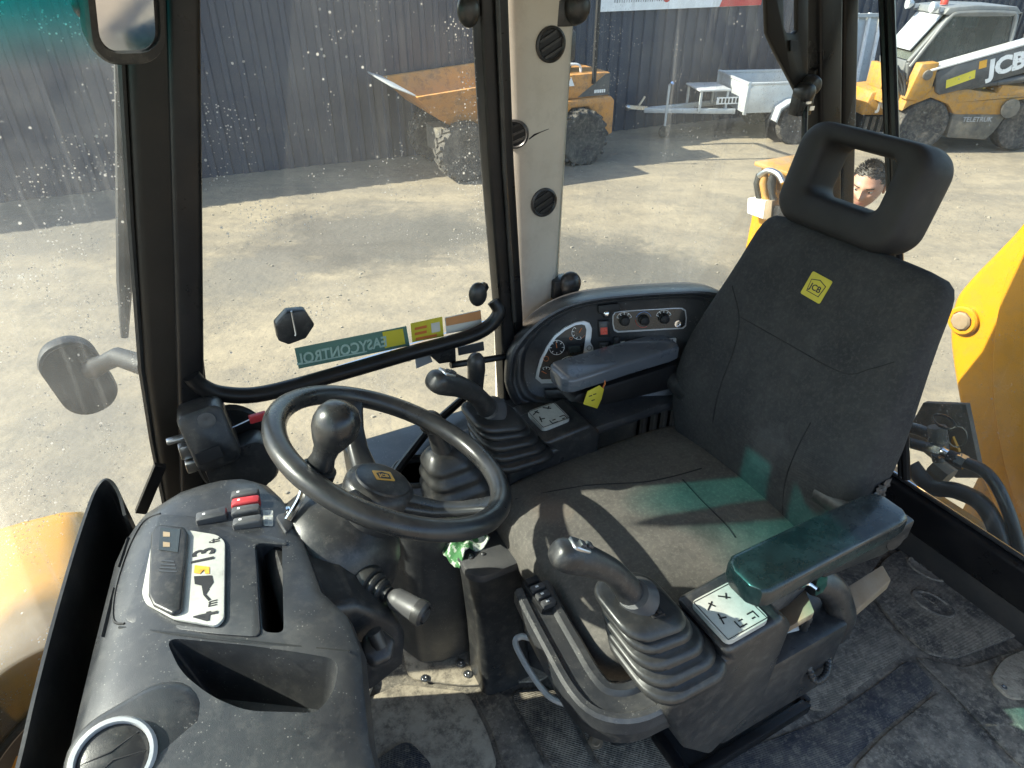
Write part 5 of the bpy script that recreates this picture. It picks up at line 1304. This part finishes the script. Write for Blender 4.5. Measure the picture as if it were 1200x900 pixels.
mb.grid(rows); co = mb.build('fabric', 'cloth_green', cl, angle=180)
md = co.modifiers.new('thick', 'SOLIDIFY'); md.thickness = .0025
# floor pedal plate by the column
pdl = thing('brake_pedal', 'dark foot pedal with ribbed pad below the steering column', 'pedal', at=(.02, .94, .08))
mb = MB(); mb.slab([(.035, .98, .10), (.035, .90, .10), (-.01, .90, .18), (-.01, .98, .18)], (.8, 0, .5), .012); pp = mb.build('pad', 'rubber', pdl, bevel=.004)
mb = MB(); mb.tube([(.0, .94, .15), (-.06, .94, .22), (-.10, .94, .42)], .010, 8); mb.build('arm', 'frame_paint', pdl)
# ================================================================== side console
sc_ = thing('side_console', 'low black side console with a cup holder and lever gaiter below the window', 'console', at=(.9, 1.15, 0))
plan = [(.26, 1.06), (.285, 1.005), (.33, .985), (.455, .975), (.475, .99), (.48, 1.13), (.62, 1.15), (1.58, 1.15), (1.58, 1.285), (.235, 1.285)]
mb = MB(); mb.prism(plan, .02, .525); sb = mb.build('body', 'console_plastic', sc_, bevel=.016, seg=3)
cupc = mz(487, 552, .525)
m_ = MB(); m_.lathe([(.038, .44), (.040, .46), (.044, .60), (.001, .60)][::1], Matrix.Translation((cupc.x, cupc.y, 0)), 32)
cut(sb, [m_])
mb = MB(); mb.lathe([(.043, .515), (.043, .528), (.050, .531), (.056, .527), (.056, .515)], Matrix.Translation((cupc.x, cupc.y, 0)), 36); mb.build('cup_ring', 'black_plastic', sc_)
g0 = mz(540, 578, .525)
mb = MB(); rings = []
for s_, z in ((.072, .52), (.076, .53), (.066, .545), (.066, .552), (.070, .560), (.058, .575), (.058, .582), (.062, .59), (.048, .605), (.048, .612), (.050, .62), (.036, .635), (.024, .65)):
    rings.append([(g0.x + (z - .52) * -.25 + x, g0.y + (z - .52) * .1 + y, z) for x, y in rrect(2 * s_, 1.8 * s_, s_ * .6, 6)])
mb.loft(rings); mb.build('gaiter', 'rubber', sc_, sub=1, angle=180)
mb = MB(); mb.tube([V(g0.x - .03, g0.y + .01, .64), V(g0.x - .045, g0.y + .016, .70)], [.02, .014], 12); mb.ball((g0.x - .048, g0.y + .017, .715), .024, 16); mb.build('gear_knob', 'black_plastic', sc_)
mb = MB(); mb.tube([mz(438, 592, .54), mz(470, 545, .545), mz(505, 500, .55), mz(560, 452, .56)], .010, 8); mb.build('edge_rail', 'frame_paint', sc_)
for k in range(7):
    mb = MB(); mb.box((1.0 + k * .035, 1.147, .36), (.012, .012, .16)); mb.build('side_louvre', 'dark', sc_)
mb = MB(); mb.prism([(.62, .528), (.60, .545), (.66, .555), (1.5, .555), (1.5, .528)], -1.20, -1.03, Matrix.Rotation(R(90), 4, 'X')); mb.build('ledge', 'console_plastic', sc_, bevel=.008)
lv = thing('hand_lever', 'slim round-topped black hand lever in front of the instrument panel', 'lever', at=tuple(mv(556, 490, 1.19)))
a_, b_ = mv(558, 424, 1.18), mv(555, 500, 1.19)
mb = MB(); mb.tube([a_ + V(0, 0, .022), a_ + V(0, 0, .017), a_ + V(0, 0, .006), a_ - V(0, 0, .02), a_.lerp(b_, .5), b_], [.004, .013, .0195, .020, .0175, .015], 16); mb.build('grip', 'black_plastic', lv)
mb = MB(); mb.tube([b_, V(b_.x, b_.y, .5)], .012, 10); mb.build('stem', 'rubber', lv)
# clip and rod under the window bar
mb = MB(); mb.slab(vplane([(503, 408), (534, 402), (535, 424), (515, 427), (505, 418)], 1.265), (0, 1, 0), .02); mb.build('window_clip', 'black_plastic', cab, bevel=.003)
mb = MB(); mb.slab(vplane([(487, 417), (503, 413), (507, 424), (488, 432)], 1.28), (0, 1, 0), .004); mb.build('clip_card', 'grey_ink', cab)
mb = MB(); mb.tube(vplane([(528, 428), (560, 423), (598, 417)], 1.262), .008, 8); mb.build('grab_rod', 'frame_paint', cab)
mb = MB(); mb.slab(vplane([(536, 407), (566, 400), (567, 410), (537, 416)], 1.30), (0, -1, 0), .003); mb.build('info_sticker', 'boom_grey', pane)

# ================================================================== instrument panel
IP0, IPN = V(.812, 1.191, .8), V(-.405, -.886, .224).normalized()
ins = thing('instrument_panel', 'curved black instrument binnacle with gauges, heater knobs and radio beside the seat', 'dashboard', at=(.9, 1.2, .53))
IX = V(0, 0, 1).cross(IPN).normalized() * 1.0
IF = frame(IP0, IX, z=IPN)                                          # x to the right, y up, z out of the panel
IINV = IF.inverted()
def ip(px, py, d=0.0):
    p = IINV @ mpl(px, py, IP0 + IPN * d, IPN); return (p.x, p.y)
out_px = [(597, 458), (595, 436), (598, 416), (606, 402), (620, 386), (640, 370), (664, 358), (695, 350), (740, 345), (785, 342), (822, 341), (845, 345), (862, 356), (870, 380), (872, 430), (868, 478), (760, 480), (680, 478), (615, 478)]
ol = [ip(x, y) for x, y in out_px]
ol = [(p.x, p.y) for p in spline([V(x, y, 0) for x, y in ol], 3, True)]
gx = sum(p[0] for p in ol) / len(ol); gy = sum(p[1] for p in ol) / len(ol)
def sc2(s_, d): return [(gx + (x - gx) * s_, gy + (y - gy) * s_, d) for x, y in ol]
mb = MB(MROT @ IF); mb.loft([sc2(.82, -.15), sc2(1.0, -.10), sc2(1.025, -.03), sc2(1.02, -.008), sc2(1.0, .003), sc2(.965, .004), sc2(.95, -.002), sc2(.925, -.004), sc2(.91, .0), sc2(.88, -.001), sc2(.855, -.010), sc2(.835, -.012)])
mb.build('binnacle', 'console_plastic', ins, angle=60)
PD = -.012
def ipoly(px, d0, t, m, nm, par=ins, bev=0.0):
    mb = MB(MROT @ IF); mb.prism([ip(x, y, d0) for x, y in px], d0, d0 + t); return mb.build(nm, m, par, bevel=bev)
def zpx(x, y): return (590 + x / 4.8, 335 + y / 4.8)
bez = [(178, 515), (186, 470), (205, 410), (240, 340), (285, 275), (340, 232), (400, 202), (450, 192), (482, 203), (496, 235), (492, 285), (486, 312), (502, 340), (505, 378), (490, 405), (478, 440), (462, 500), (440, 530), (360, 540), (212, 544)]
bz = ipoly([zpx(x, y) for x, y in bez], PD - .002, .008, 'silver_paint', 'gauge_bezel', bev=.0015)
inn_ = [(198, 510), (206, 468), (224, 414), (256, 350), (298, 290), (348, 250), (405, 221), (440, 216), (458, 222), (466, 245), (462, 285), (452, 350), (445, 420), (436, 490), (420, 518), (350, 522), (215, 525)]
gf = ipoly([zpx(x, y) for x, y in inn_], PD + .0055, .0012, 'gauge_face', 'gauge_face')
def ring_mark(zx, zy, r, m, a0=0, a1=360, w=.0011, par=gf, ticks=0, needle=None, d=PD + .0068):
    c_ = ip(*zpx(zx, zy), d); k_ = abs(ip(*zpx(zx + 10, zy), d)[0] - c_[0]) / 10; r *= k_
    pts = [V(c_[0] + r * math.cos(R(a0 + (a1 - a0) * i / 24)), c_[1] + r * math.sin(R(a0 + (a1 - a0) * i / 24)), d) for i in range(25)]
    mb = MB(MROT @ IF); mb.tube(pts, w * .5, 5)
    for i in range(ticks):
        a = R(a0 + (a1 - a0) * i / max(1, ticks - 1)); mb.box((0, 0, 0), (r * .28, w * 1.2, .0006), Matrix.Translation((c_[0] + r * .82 * math.cos(a), c_[1] + r * .82 * math.sin(a), d)) @ Matrix.Rotation(a, 4, 'Z'))
    o = mb.build('gauge_dial', m, par)
    if needle is not None:
        mb = MB(MROT @ IF); a = R(needle); mb.box((r * .35, 0, 0), (r * .8, w * 1.4, .0008), Matrix.Translation((*c_, d + .001)) @ Matrix.Rotation(a, 4, 'Z')); mb.build('needle', 'orange_mark', par)
ring_mark(300, 347, 42, 'white_ink', 0, 360, ticks=9, needle=100)
ring_mark(425, 262, 40, 'white_ink', 130, 290, ticks=5, needle=60)
ring_mark(425, 262, 36, 'orange_mark', 290, 330)
ring_mark(240, 492, 38, 'white_ink', 20, 120, ticks=4, needle=150)
ring_mark(375, 470, 76, 'white_ink', 60, 210, ticks=11, needle=135)
ring_mark(240, 410, 14, 'orange_mark', 0, 360)
ring_mark(380, 296, 8, 'orange_mark', 0, 360)
ipoly([zpx(370, 340), zpx(432, 334), zpx(428, 372), zpx(368, 376)], PD + .0067, .0006, 'lcd', 'gauge_screen', gf)
for x in (385, 405): ipoly([zpx(x, 396), zpx(x + 14, 395), zpx(x + 13, 408), zpx(x, 408)], PD + .0067, .0006, 'white_ink', 'dial_symbol', gf)
ring_mark(483, 350, 13, 'black_ink', 0, 360, par=bz, w=.0014, d=PD + .0064)
ring_mark(478, 388, 9, 'black_ink', 0, 360, par=bz, w=.0014, d=PD + .0064)
# rocker switches
for (x0, y0, x1, y1, lamp) in ((530, 192, 592, 285, 1), (536, 312, 592, 378, 0)):
    s_ = ipoly([zpx(x0, y0), zpx(x1, y0 - 3), zpx(x1 + 3, y1 - 2), zpx(x0 + 3, y1)], PD - .001, .008, 'dark', 'switch', bev=.0015)
    ipoly([zpx(x0 + 8, y0 + 8), zpx(x1 - 8, y0 + 5), zpx(x1 - 6, y1 - 10), zpx(x0 + 10, y1 - 8)], PD + .007, .003, 'black_plastic', 'rocker', s_, .001)
    if lamp: ipoly([zpx(545, 235), zpx(583, 233), zpx(585, 272), zpx(547, 274)], PD + .010, .0012, 'lamp_red', 'warning_lens', s_)
    else: ipoly([zpx(556, 340), zpx(574, 339), zpx(576, 368), zpx(558, 369)], PD + .010, .001, 'grey_ink', 'rocker_symbol', s_)
ipoly([zpx(618, 285), zpx(648, 283), zpx(652, 360), zpx(622, 362)], PD - .001, .009, 'dark', 'switch_blank', bev=.001)
# bracket with lock at the top
ipoly([zpx(528, 105), zpx(640, 92), zpx(655, 130), zpx(600, 140), zpx(596, 172), zpx(560, 175), (zpx(556, 150)), zpx(530, 150)], PD - .001, .014, 'dark', 'bracket', bev=.001)
def iknob(zx, zy, r, h, m, nm, par=ins, d=PD, prof=None, n=24):
    c_ = ip(*zpx(zx, zy), d); mb = MB(MROT @ IF)
    mb.lathe(prof or [(r, 0), (r, h * .4), (r * .85, h * .5), (r * .8, h), (r * .7, h * 1.05), (.001, h * 1.05)], Matrix.Translation((*c_, d)), n); return mb.build(nm, m, par)
iknob(578, 155, .006, .008, 'chrome', 'lock', d=PD + .013)
# heater panel
hp_ = [zpx(x, y) for x, y in [(612, 215), (612, 165), (625, 146), (660, 140), (800, 131), (960, 122), (1005, 122), (1024, 135), (1030, 180), (1026, 225), (1010, 240), (900, 246), (640, 262), (620, 250)]]
ipoly(hp_, PD - .001, .0035, 'silver_paint', 'heater_trim', bev=.001)
def shrink(px, k):
    cx_ = sum(p[0] for p in px) / len(px); cy_ = sum(p[1] for p in px) / len(px)
    return [(cx_ + (x - cx_) * (1 - k * .5), cy_ + (y - cy_) * (1 - k * 2)) for x, y in px]
hpan = ipoly(shrink(hp_, .06), PD + .0026, .0018, 'gauge_face', 'heater_panel')
for (x, y, ringm) in ((678, 192, None), (788, 190, 'blue_mark'), (900, 180, None)):
    iknob(x, y, .0125, .018, 'dark', 'heater_knob', hpan, PD + .0042)
    ring_mark(x, y, 44, ringm or 'white_ink', 20, 160, par=hpan, d=PD + .0048, ticks=0 if ringm else 5, w=.0012)
    if ringm: ring_mark(x, y, 44, 'lamp_red', 180, 300, par=hpan, d=PD + .0048, w=.0012)
iknob(980, 212, .0085, .003, 'chrome', 'power_socket', hpan, PD + .0042, [(.0085, 0), (.0085, .004), (.006, .004), (.006, .001), (.001, .001)])
# radio
rd = ipoly([zpx(655, 310), zpx(968, 290), zpx(968, 345), zpx(660, 368)], PD - .001, .007, 'silver_paint', 'radio', bev=.001)
ipoly([zpx(765, 312), zpx(955, 300), zpx(955, 330), zpx(768, 340)], PD + .006, .001, 'gauge_face', 'radio_display', rd)
iknob(702, 322, .010, .012, 'dark', 'radio_knob', rd, PD + .006)
iknob(750, 322, .003, .003, 'dark', 'radio_button', rd, PD + .006)
ipoly([zpx(232, 580), zpx(430, 572), zpx(430, 622), zpx(234, 626)], -.004, .010, 'black_plastic', 'drawer_front', bev=.001)
# key tag under the far armrest
kt = thing('key_tag', 'yellow plastic key tag hanging below the armrest by the gauges', 'tag', at=tuple(mv(697, 455, 1.03)))
P = [mv(x, y, 1.025) for x, y in ((689, 459), (703, 452), (708, 456), (705, 468), (700, 479), (684, 474))]
mb = MB(); mb.slab(P, (0, 1, 0), .003); ky_ = mb.build('tag', 'decal_yellow', kt, bevel=.0008)
for (x, y) in ((692, 464), (697, 462), (695, 469)):
    c_ = mv(x, y, 1.0242); mb = MB(); mb.box(c_, (.008, .0008, .002), None); mb.build('tag_mark', 'black_ink', ky_)
a_ = mv(706, 454, 1.03); mb = MB(); mb.tube([a_ + V(.0, .0, -.004), a_ + V(.006, 0, .008), a_ + V(.004, .004, .03)], .002, 6); mb.build('cord', 'orange_mark', kt)
# ================================================================== behind the cab: digging boom, couplings, stabiliser
bm_ = thing('digger_boom', 'broad yellow digging boom with a rusty pivot pin outside the rear window', 'boom', at=(2.6, .75, GZ))
U0 = 2.42
pts = [mu(x, y, U0) for x, y in ((1262, 170), (1200, 258), (1172, 290), (1138, 325), (1118, 352), (1112, 385), (1114, 420), (1124, 480), (1136, 530), (1152, 568), (1185, 640), (1245, 740), (1330, 800), (1420, 700), (1420, 200))]
pts = spline(pts[:13], 4) + pts[13:]
mb = MB(); mb.slab(pts, (1, 0, 0), .34); mb.build('arm', 'yellow', bm_, bevel=.022, seg=3)
pts2 = [mu(x, y, U0 - .012) for x, y in ((1210, 270), (1185, 310), (1172, 350), (1163, 420), (1168, 500), (1190, 590), (1240, 690), (1420, 690), (1420, 240))]
pts2 = spline(pts2[:7], 4) + pts2[7:]
mb = MB(); mb.slab(pts2, (1, 0, 0), .014); mb.build('side_plate', 'yellow', bm_, bevel=.005)
c = mu(1130, 375, U0)
PL_ = frame(c, (0, -1, 0), z=(-1, 0, 0))
mb = MB(); mb.lathe([(.052, -.01), (.052, .012), (.047, .018), (.036, .018), (.036, .014), (.001, .014)], PL_, 28); mb.build('pin_boss', 'yellow', bm_)
mb = MB(); mb.lathe([(.034, .01), (.034, .022), (.028, .028), (.014, .030), (.001, .029)], PL_, 9); mb.build('pivot_pin', 'rust_block', bm_)
mb = MB(); mb.box((2.72, .62, -.62), (.5, .6, 1.46)); mb.build('kingpost', 'yellow_dirty', bm_, bevel=.03)
hy = thing('hydraulic_coupling', 'silver hydraulic couplings and black hoses behind the rear sill', 'hydraulics', at=(1.9, .8, -.2))
def u19(px, u=1.86): return [mu(x, y, u) for x, y in px]
mb = MB(); mb.tube(u19([(1062, 518), (1085, 524), (1096, 527)]), .016, 12); mb.build('hose', 'rubber', hy)
mb = MB(); mb.tube(u19([(1096, 527), (1104, 530)]), .021, 6); mb.tube(u19([(1104, 530), (1114, 535)]), .016, 14); mb.tube(u19([(1122, 538), (1132, 543)]), .021, 6); mb.build('union', 'chrome', hy)
mb = MB(); mb.tube(u19([(1112, 534), (1124, 539)]), .019, 14); mb.build('collar', 'dark', hy)
mb = MB(); mb.tube(spline(u19([(1131, 542), (1150, 550), (1165, 565), (1178, 590), (1190, 625), (1200, 665)]), 5), .017, 12); mb.build('hose', 'rubber', hy)
mb = MB(); mb.tube(spline(u19([(1068, 545), (1090, 570), (1120, 575), (1150, 590), (1168, 620), (1178, 660)], 1.84), 5), .024, 12); mb.build('hose', 'rubber', hy)
mb = MB(); mb.tube(spline(u19([(1060, 500), (1080, 505), (1095, 515), (1100, 540)], 1.9), 5), .018, 12); mb.build('hose', 'rubber', hy)
mb = MB(); mb.tube(u19([(1098, 500), (1100, 528)], 1.9), [.026, .028], 12); mb.build('valve_body', 'mud_grey', hy)
mb = MB(); mb.tube(u19([(1094, 545), (1112, 560)], 1.9), [.03, .034], 8); mb.build('fitting_block', 'rust_block', hy)
cc = mu(1106, 494, 1.9); mb = MB(); mb.tube([cc + V(.012 * math.sin(a * .5236), .034 * math.cos(a * .5236), .012 * math.sin(a * .5236)) for a in range(12)], .004, 6, closed=True); mb.build('dust_cap_ring', 'rubber', hy)
cc = mu(1122, 512, 1.9); mb = MB(); mb.tube([cc + V(.005 * math.sin(a * .5236), .026 * math.cos(a * .5236), .032 * math.sin(a * .5236)) for a in range(12)], .0022, 6, closed=True); mb.build('wire_loop', 'rubber', hy)
mb = MB(); mb.slab(u19([(1112, 528), (1116, 512), (1124, 530)], 1.95), (1, 0, 0), .01); mb.build('yellow_bracket', 'yellow', hy)
# rear frame under the window: rail and back plate
mb = MB(); mb.slab(u19([(1060, 512), (1082, 472), (1132, 474), (1150, 560), (1120, 560)], 2.02), (1, 0, 0), .02); mb.build('guard_plate', 'mud_grey', hy)
mb = MB(); mb.box((1.92, .62, -.10), (.30, 1.2, .10)); mb.build('frame_rail', 'yellow_dirty', hy, bevel=.01)
mb = MB(); mb.box((1.80, .62, -.45), (.12, 1.3, .6)); mb.build('frame_beam', 'yellow_dirty', hy, bevel=.01)
# stabiliser leg
US = 1.98
sg = thing('stabiliser_leg', 'yellow stabiliser leg with hoses and a white plate behind the seat', 'stabiliser', at=(US, 1.75, GZ))
def us(px, u=US): return [mu(x, y, u) for x, y in px]
mb = MB(); tl, tr_ = mu(887, 194, US), mu(940, 188, US)
mb.box(((US + .12), (tl.y + tr_.y) / 2, (tl.z + GZ) / 2), (.2, abs(tl.y - tr_.y), tl.z - GZ)); mb.build('leg', 'yellow', sg, bevel=.012)
mb = MB(); mb.box((US + .12, (tl.y + tr_.y) / 2, tl.z + .004), (.24, abs(tl.y - tr_.y) + .03, .016)); mb.build('cap_plate', 'yellow_dirty', sg, bevel=.004)
for x0 in (890, 897, 906):
    p_ = us([(x0, 204), (x0 - 2, 215), (x0 - 1, 228), (x0 + 1, 236)], US - .01); mb = MB(); mb.tube(p_, [.012, .016, .012, .014], 10); mb.build('hose', 'rubber' if x0 != 897 else 'yellow_dirty', sg)
mb = MB(); mb.tube(spline(us([(890, 206), (900, 200), (912, 204), (918, 214)], US - .02), 5), .011, 8); mb.build('pipe', 'steel', sg)
mb = MB(); mb.slab(us([(876, 232), (897, 235), (894, 257), (875, 250)], US - .03), (1, 0, 0), .05); mb.build('white_plate', 'white_panel', sg, bevel=.004)
mb = MB(); mb.slab(us([(897, 235), (905, 235), (903, 258), (894, 257)], US - .031), (1, 0, 0), .05); mb.build('rust_side', 'rust_block', sg, bevel=.003)
mb = MB(); mb.lathe([(.03, 0), (.03, .02), (.018, .022), (.001, .02)], frame(mu(915, 250, US), (0, -1, 0), z=(-1, 0, 0)), 18); mb.build('eyelet', 'dark', sg)
mb = MB(); mb.box((US + .12, tl.y - .06, GZ + .04), (.34, .4, .08)); mb.build('foot', 'yellow_dirty', sg, bevel=.01)

# ================================================================== person standing behind the machine
HP = wd(1017, 216, 3.75)                                            # middle of the head
def person():
    g = Vector((HP.x, HP.y, GZ)); face = (CAM - HP); face.z = 0
    yaw = math.atan2(face.y, face.x) + R(90) - R(9)                # local -y looks out, turned a little to the picture's left
    F = Matrix.Translation(g) @ Matrix.Rotation(yaw, 4, 'Z')
    root = thing('person', 'person in a dark jacket with short dark hair standing behind the digger seat', 'person', F=F)
    H = HP.z - GZ                                                   # head centre above ground
    k = H / 1.66
    # body graph (metres, local): x across, y depth (front is -y), z up
    J = {'pel': (0, 0, .96), 'bel': (0, -.01, 1.10), 'che': (0, 0, 1.30), 'nek': (0, .005, 1.45), 'nk2': (0, .0, 1.54)}
    Rr = {'pel': (.155, .11), 'bel': (.15, .105), 'che': (.175, .12), 'nek': (.075, .07), 'nk2': (.056, .058)}
    E_ = [('pel', 'bel'), ('bel', 'che'), ('che', 'nek'), ('nek', 'nk2')]
    for s, n in ((-1, 'l'), (1, 'r')):
        for nm, p, r in (('hip', (.10, 0, .88), (.098, .098)), ('kne', (.11, -.01, .50), (.066, .066)), ('ank', (.115, .02, .10), (.050, .052)), ('toe', (.125, -.13, .045), (.045, .038)),
                         ('sho', (.185, .005, 1.38), (.075, .075)), ('elb', (.255, .03, 1.12), (.055, .055)), ('wri', (.265, -.04, .88), (.038, .036)), ('plm', (.262, -.06, .80), (.040, .026))):
            J[nm + n] = (p[0] * s, p[1], p[2]); Rr[nm + n] = r
        E_ += [('pel', 'hip' + n), ('hip' + n, 'kne' + n), ('kne' + n, 'ank' + n), ('ank' + n, 'toe' + n), ('che', 'sho' + n), ('sho' + n, 'elb' + n), ('elb' + n, 'wri' + n), ('wri' + n, 'plm' + n)]
        for q_, (dy, ln) in enumerate(((-.030, .075), (-.010, .088), (.010, .083), (.028, .066))):
            a, b = 'f%d%s' % (q_, n), 'g%d%s' % (q_, n)
            J[a] = (.260 * s, -.060 + dy, .775 - ln * .45); J[b] = (.250 * s, -.066 + dy, .775 - ln); Rr[a] = (.0095, .0095); Rr[b] = (.0078, .0078)
            E_ += [('plm' + n, a), (a, b)]
        J['t' + n] = (.245 * s, -.105, .785); Rr['t' + n] = (.011, .011); J['u' + n] = (.238 * s, -.118, .755); Rr['u' + n] = (.009, .009)
        E_ += [('wri' + n, 't' + n), ('t' + n, 'u' + n)]
    names = list(J); me = bpy.data.meshes.new('body'); me.from_pydata([tuple(c * k for c in J[n]) for n in names], [(names.index(a), names.index(b)) for a, b in E_], [])
    o = bpy.data.objects.new('body', me); col.objects.link(o)
    sk = o.modifiers.new('skin', 'SKIN'); sk.use_smooth_shade = True
    for i, n in enumerate(names):
        sv = me.skin_vertices[0].data[i]; sv.radius = (Rr[n][0] * k, Rr[n][1] * k); sv.use_root = (n == 'pel')
    sb_ = o.modifiers.new('sub', 'SUBSURF'); sb_.levels = 2
    bpy.context.view_layer.update()
    m2 = bpy.data.meshes.new_from_object(o.evaluated_get(bpy.context.evaluated_depsgraph_get()))
    bpy.data.objects.remove(o)
    # head
    mb = MB(I4); nu, nv = 64, 48; pts = []
    def G(x, z, cx, cz, sx, sz): return math.exp(-((x - cx) / sx) ** 2 - ((z - cz) / sz) ** 2)
    for j in range(nv + 1):
        t = math.pi * j / nv; row = []
        for i in range(nu):
            a = 2 * math.pi * i / nu
            x = .076 * math.sin(t) * math.sin(a); y = -.095 * math.sin(t) * math.cos(a); z = .118 * math.cos(t)
            jaw = max(0, -z / .118); x *= 1 - .30 * jaw ** 1.5; y = y * (1 - .10 * jaw) if y < 0 else y * (1 - .38 * jaw)
            if y < 0:
                fr_ = min(1, max(0, -y / .06))
                d = .010 * G(abs(x), z, .03, .030, .024, .010) - .012 * G(abs(x), z, .031, .008, .016, .011)
                d += .026 * G(x, z, 0, -.022, .0125, .014) + .014 * G(x, z, 0, .004, .009, .026) + .006 * G(abs(x), z, .012, -.026, .007, .008)
                d += .007 * G(abs(x), z, .042, -.018, .02, .02) + .008 * G(x, z, 0, -.056, .020, .006) + .007 * G(x, z, 0, -.066, .017, .006) - .005 * G(x, z, 0, -.061, .022, .003) + .010 * G(x, z, 0, -.098, .022, .016)
                y -= d * fr_
            # hair volume
            row.append((x, y, z))
        pts.append(row)
    V0 = [p for r in pts for p in r]; fc = []; mi = []
    for j in range(nv):
        for i in range(nu):
            fc.append((j * nu + i, j * nu + (i + 1) % nu, (j + 1) * nu + (i + 1) % nu, (j + 1) * nu + i))
            q_ = [V0[c_] for c_ in fc[-1]]; x, y, z = (sum(c_[w] for c_ in q_) / 4 for w in range(3))
            hairline = .072 + .006 * math.cos(x * 60) if y < -.05 else (.072 - (y + .05) * 1.6)
            m_i = 0
            if z > hairline or (y > .02 and z > -.055): m_i = 1
            if y < -.06 and .020 < z < .029 - abs(abs(x) - .03) * .12 and .013 < abs(x) < .050: m_i = 1
            if y < -.05 and -.073 < z < -.052 and abs(x) < .022 and abs(z + .0625) < .009 * (1 - (abs(x) / .024) ** 2): m_i = 2
            mi.append(m_i)
    HM = Matrix.Translation((0, -.01 * k, H)) @ Matrix.Rotation(R(12), 4, 'X') @ Matrix.Rotation(R(4), 4, 'Y')
    S_ = Matrix.Scale(1.12, 4)
    hv = [HM @ S_ @ Vector(p) for p in V0]
    hv = [p for p in hv]
    mb.v = hv; mb.f = fc; mb.mi = mi
    # eyes, ears
    def addball(c_, r, m_i, sc=(1, 1, 1), n=12):
        mb.m = m_i; T = mb.F; mb.F = HM @ S_; mb.ball(c_, r, n, sc); mb.F = T
    for s in (-1, 1):
        addball((.031 * s, -.0745, .0075), .0115, 3, (1.15, 1, .72)); addball((.031 * s - .001, -.0835, .0070), .0052, 4, (1, .6, 1))
        addball((.031 * s, -.0775, .0155), .0125, 0, (1.25, .7, .42)); addball((.079 * s, .012, -.004), .022, 0, (.38, .75, 1.35))
    rng = random.Random(3)
    mb.m = 1; T = mb.F; mb.F = HM @ S_
    for q_ in range(1500):                                            # short upright hair tufts
        a, e = rng.uniform(0, 2 * math.pi), rng.uniform(.0, 1.0)
        t = e * 1.25; x, y, z = .077 * math.sin(t) * math.sin(a), -.097 * math.sin(t) * math.cos(a), .119 * math.cos(t)
        if y < -.05 and z < .072 or z < .03: continue
        n_ = Vector((x / .006, y / .0095, z / .014)).normalized() + Vector((rng.uniform(-.4, .4), -.25 + rng.uniform(-.3, .3), .35))
        p0 = Vector((x, y, z)); sd_ = n_.orthogonal().normalized() * .0016
        mb.add([p0 - sd_, p0 + sd_, p0 + n_.cross(sd_), p0 + n_.normalized() * rng.uniform(.008, .016)], [(0, 1, 3), (1, 2, 3), (2, 0, 3), (0, 2, 1)])
    mb.F = T
    # join body and head into one mesh
    o1 = len(mb.v); mb.v += [v.co.copy() for v in m2.vertices]; 
    for p_ in m2.polygons:
        mb.f.append(tuple(o1 + q_ for q_ in p_.vertices)); c_ = p_.center / k
        if c_.z > 1.475 or (c_.z < .875 and abs(c_.x) > .215 and c_.z > .6): mm = 0
        elif c_.z > .93 or abs(c_.x) > .215: mm = 5
        elif c_.z > .12: mm = 6
        else: mm = 7
        mb.mi.append(mm)
    mb.v = [F @ v for v in mb.v]
    ob = mb.build('body', ['skin', 'hair', 'lips', 'eye_white', 'eye_dark', 'jacket', 'trousers', 'boots'], root, angle=60)
    mb = MB(F); rings = []
    for z, rx_, ry_ in ((1.40, .105, .085), (1.44, .09, .08), (1.485, .078, .078), (1.49, .072, .072), (1.44, .08, .07)):
        rings.append([(rx_ * k * math.cos(a * .2618), ry_ * k * math.sin(a * .2618) + .005, z * k) for a in range(24)])
    mb.loft(rings, cap=False); mb.build('collar', 'jacket', root, angle=60)
    return root
person()
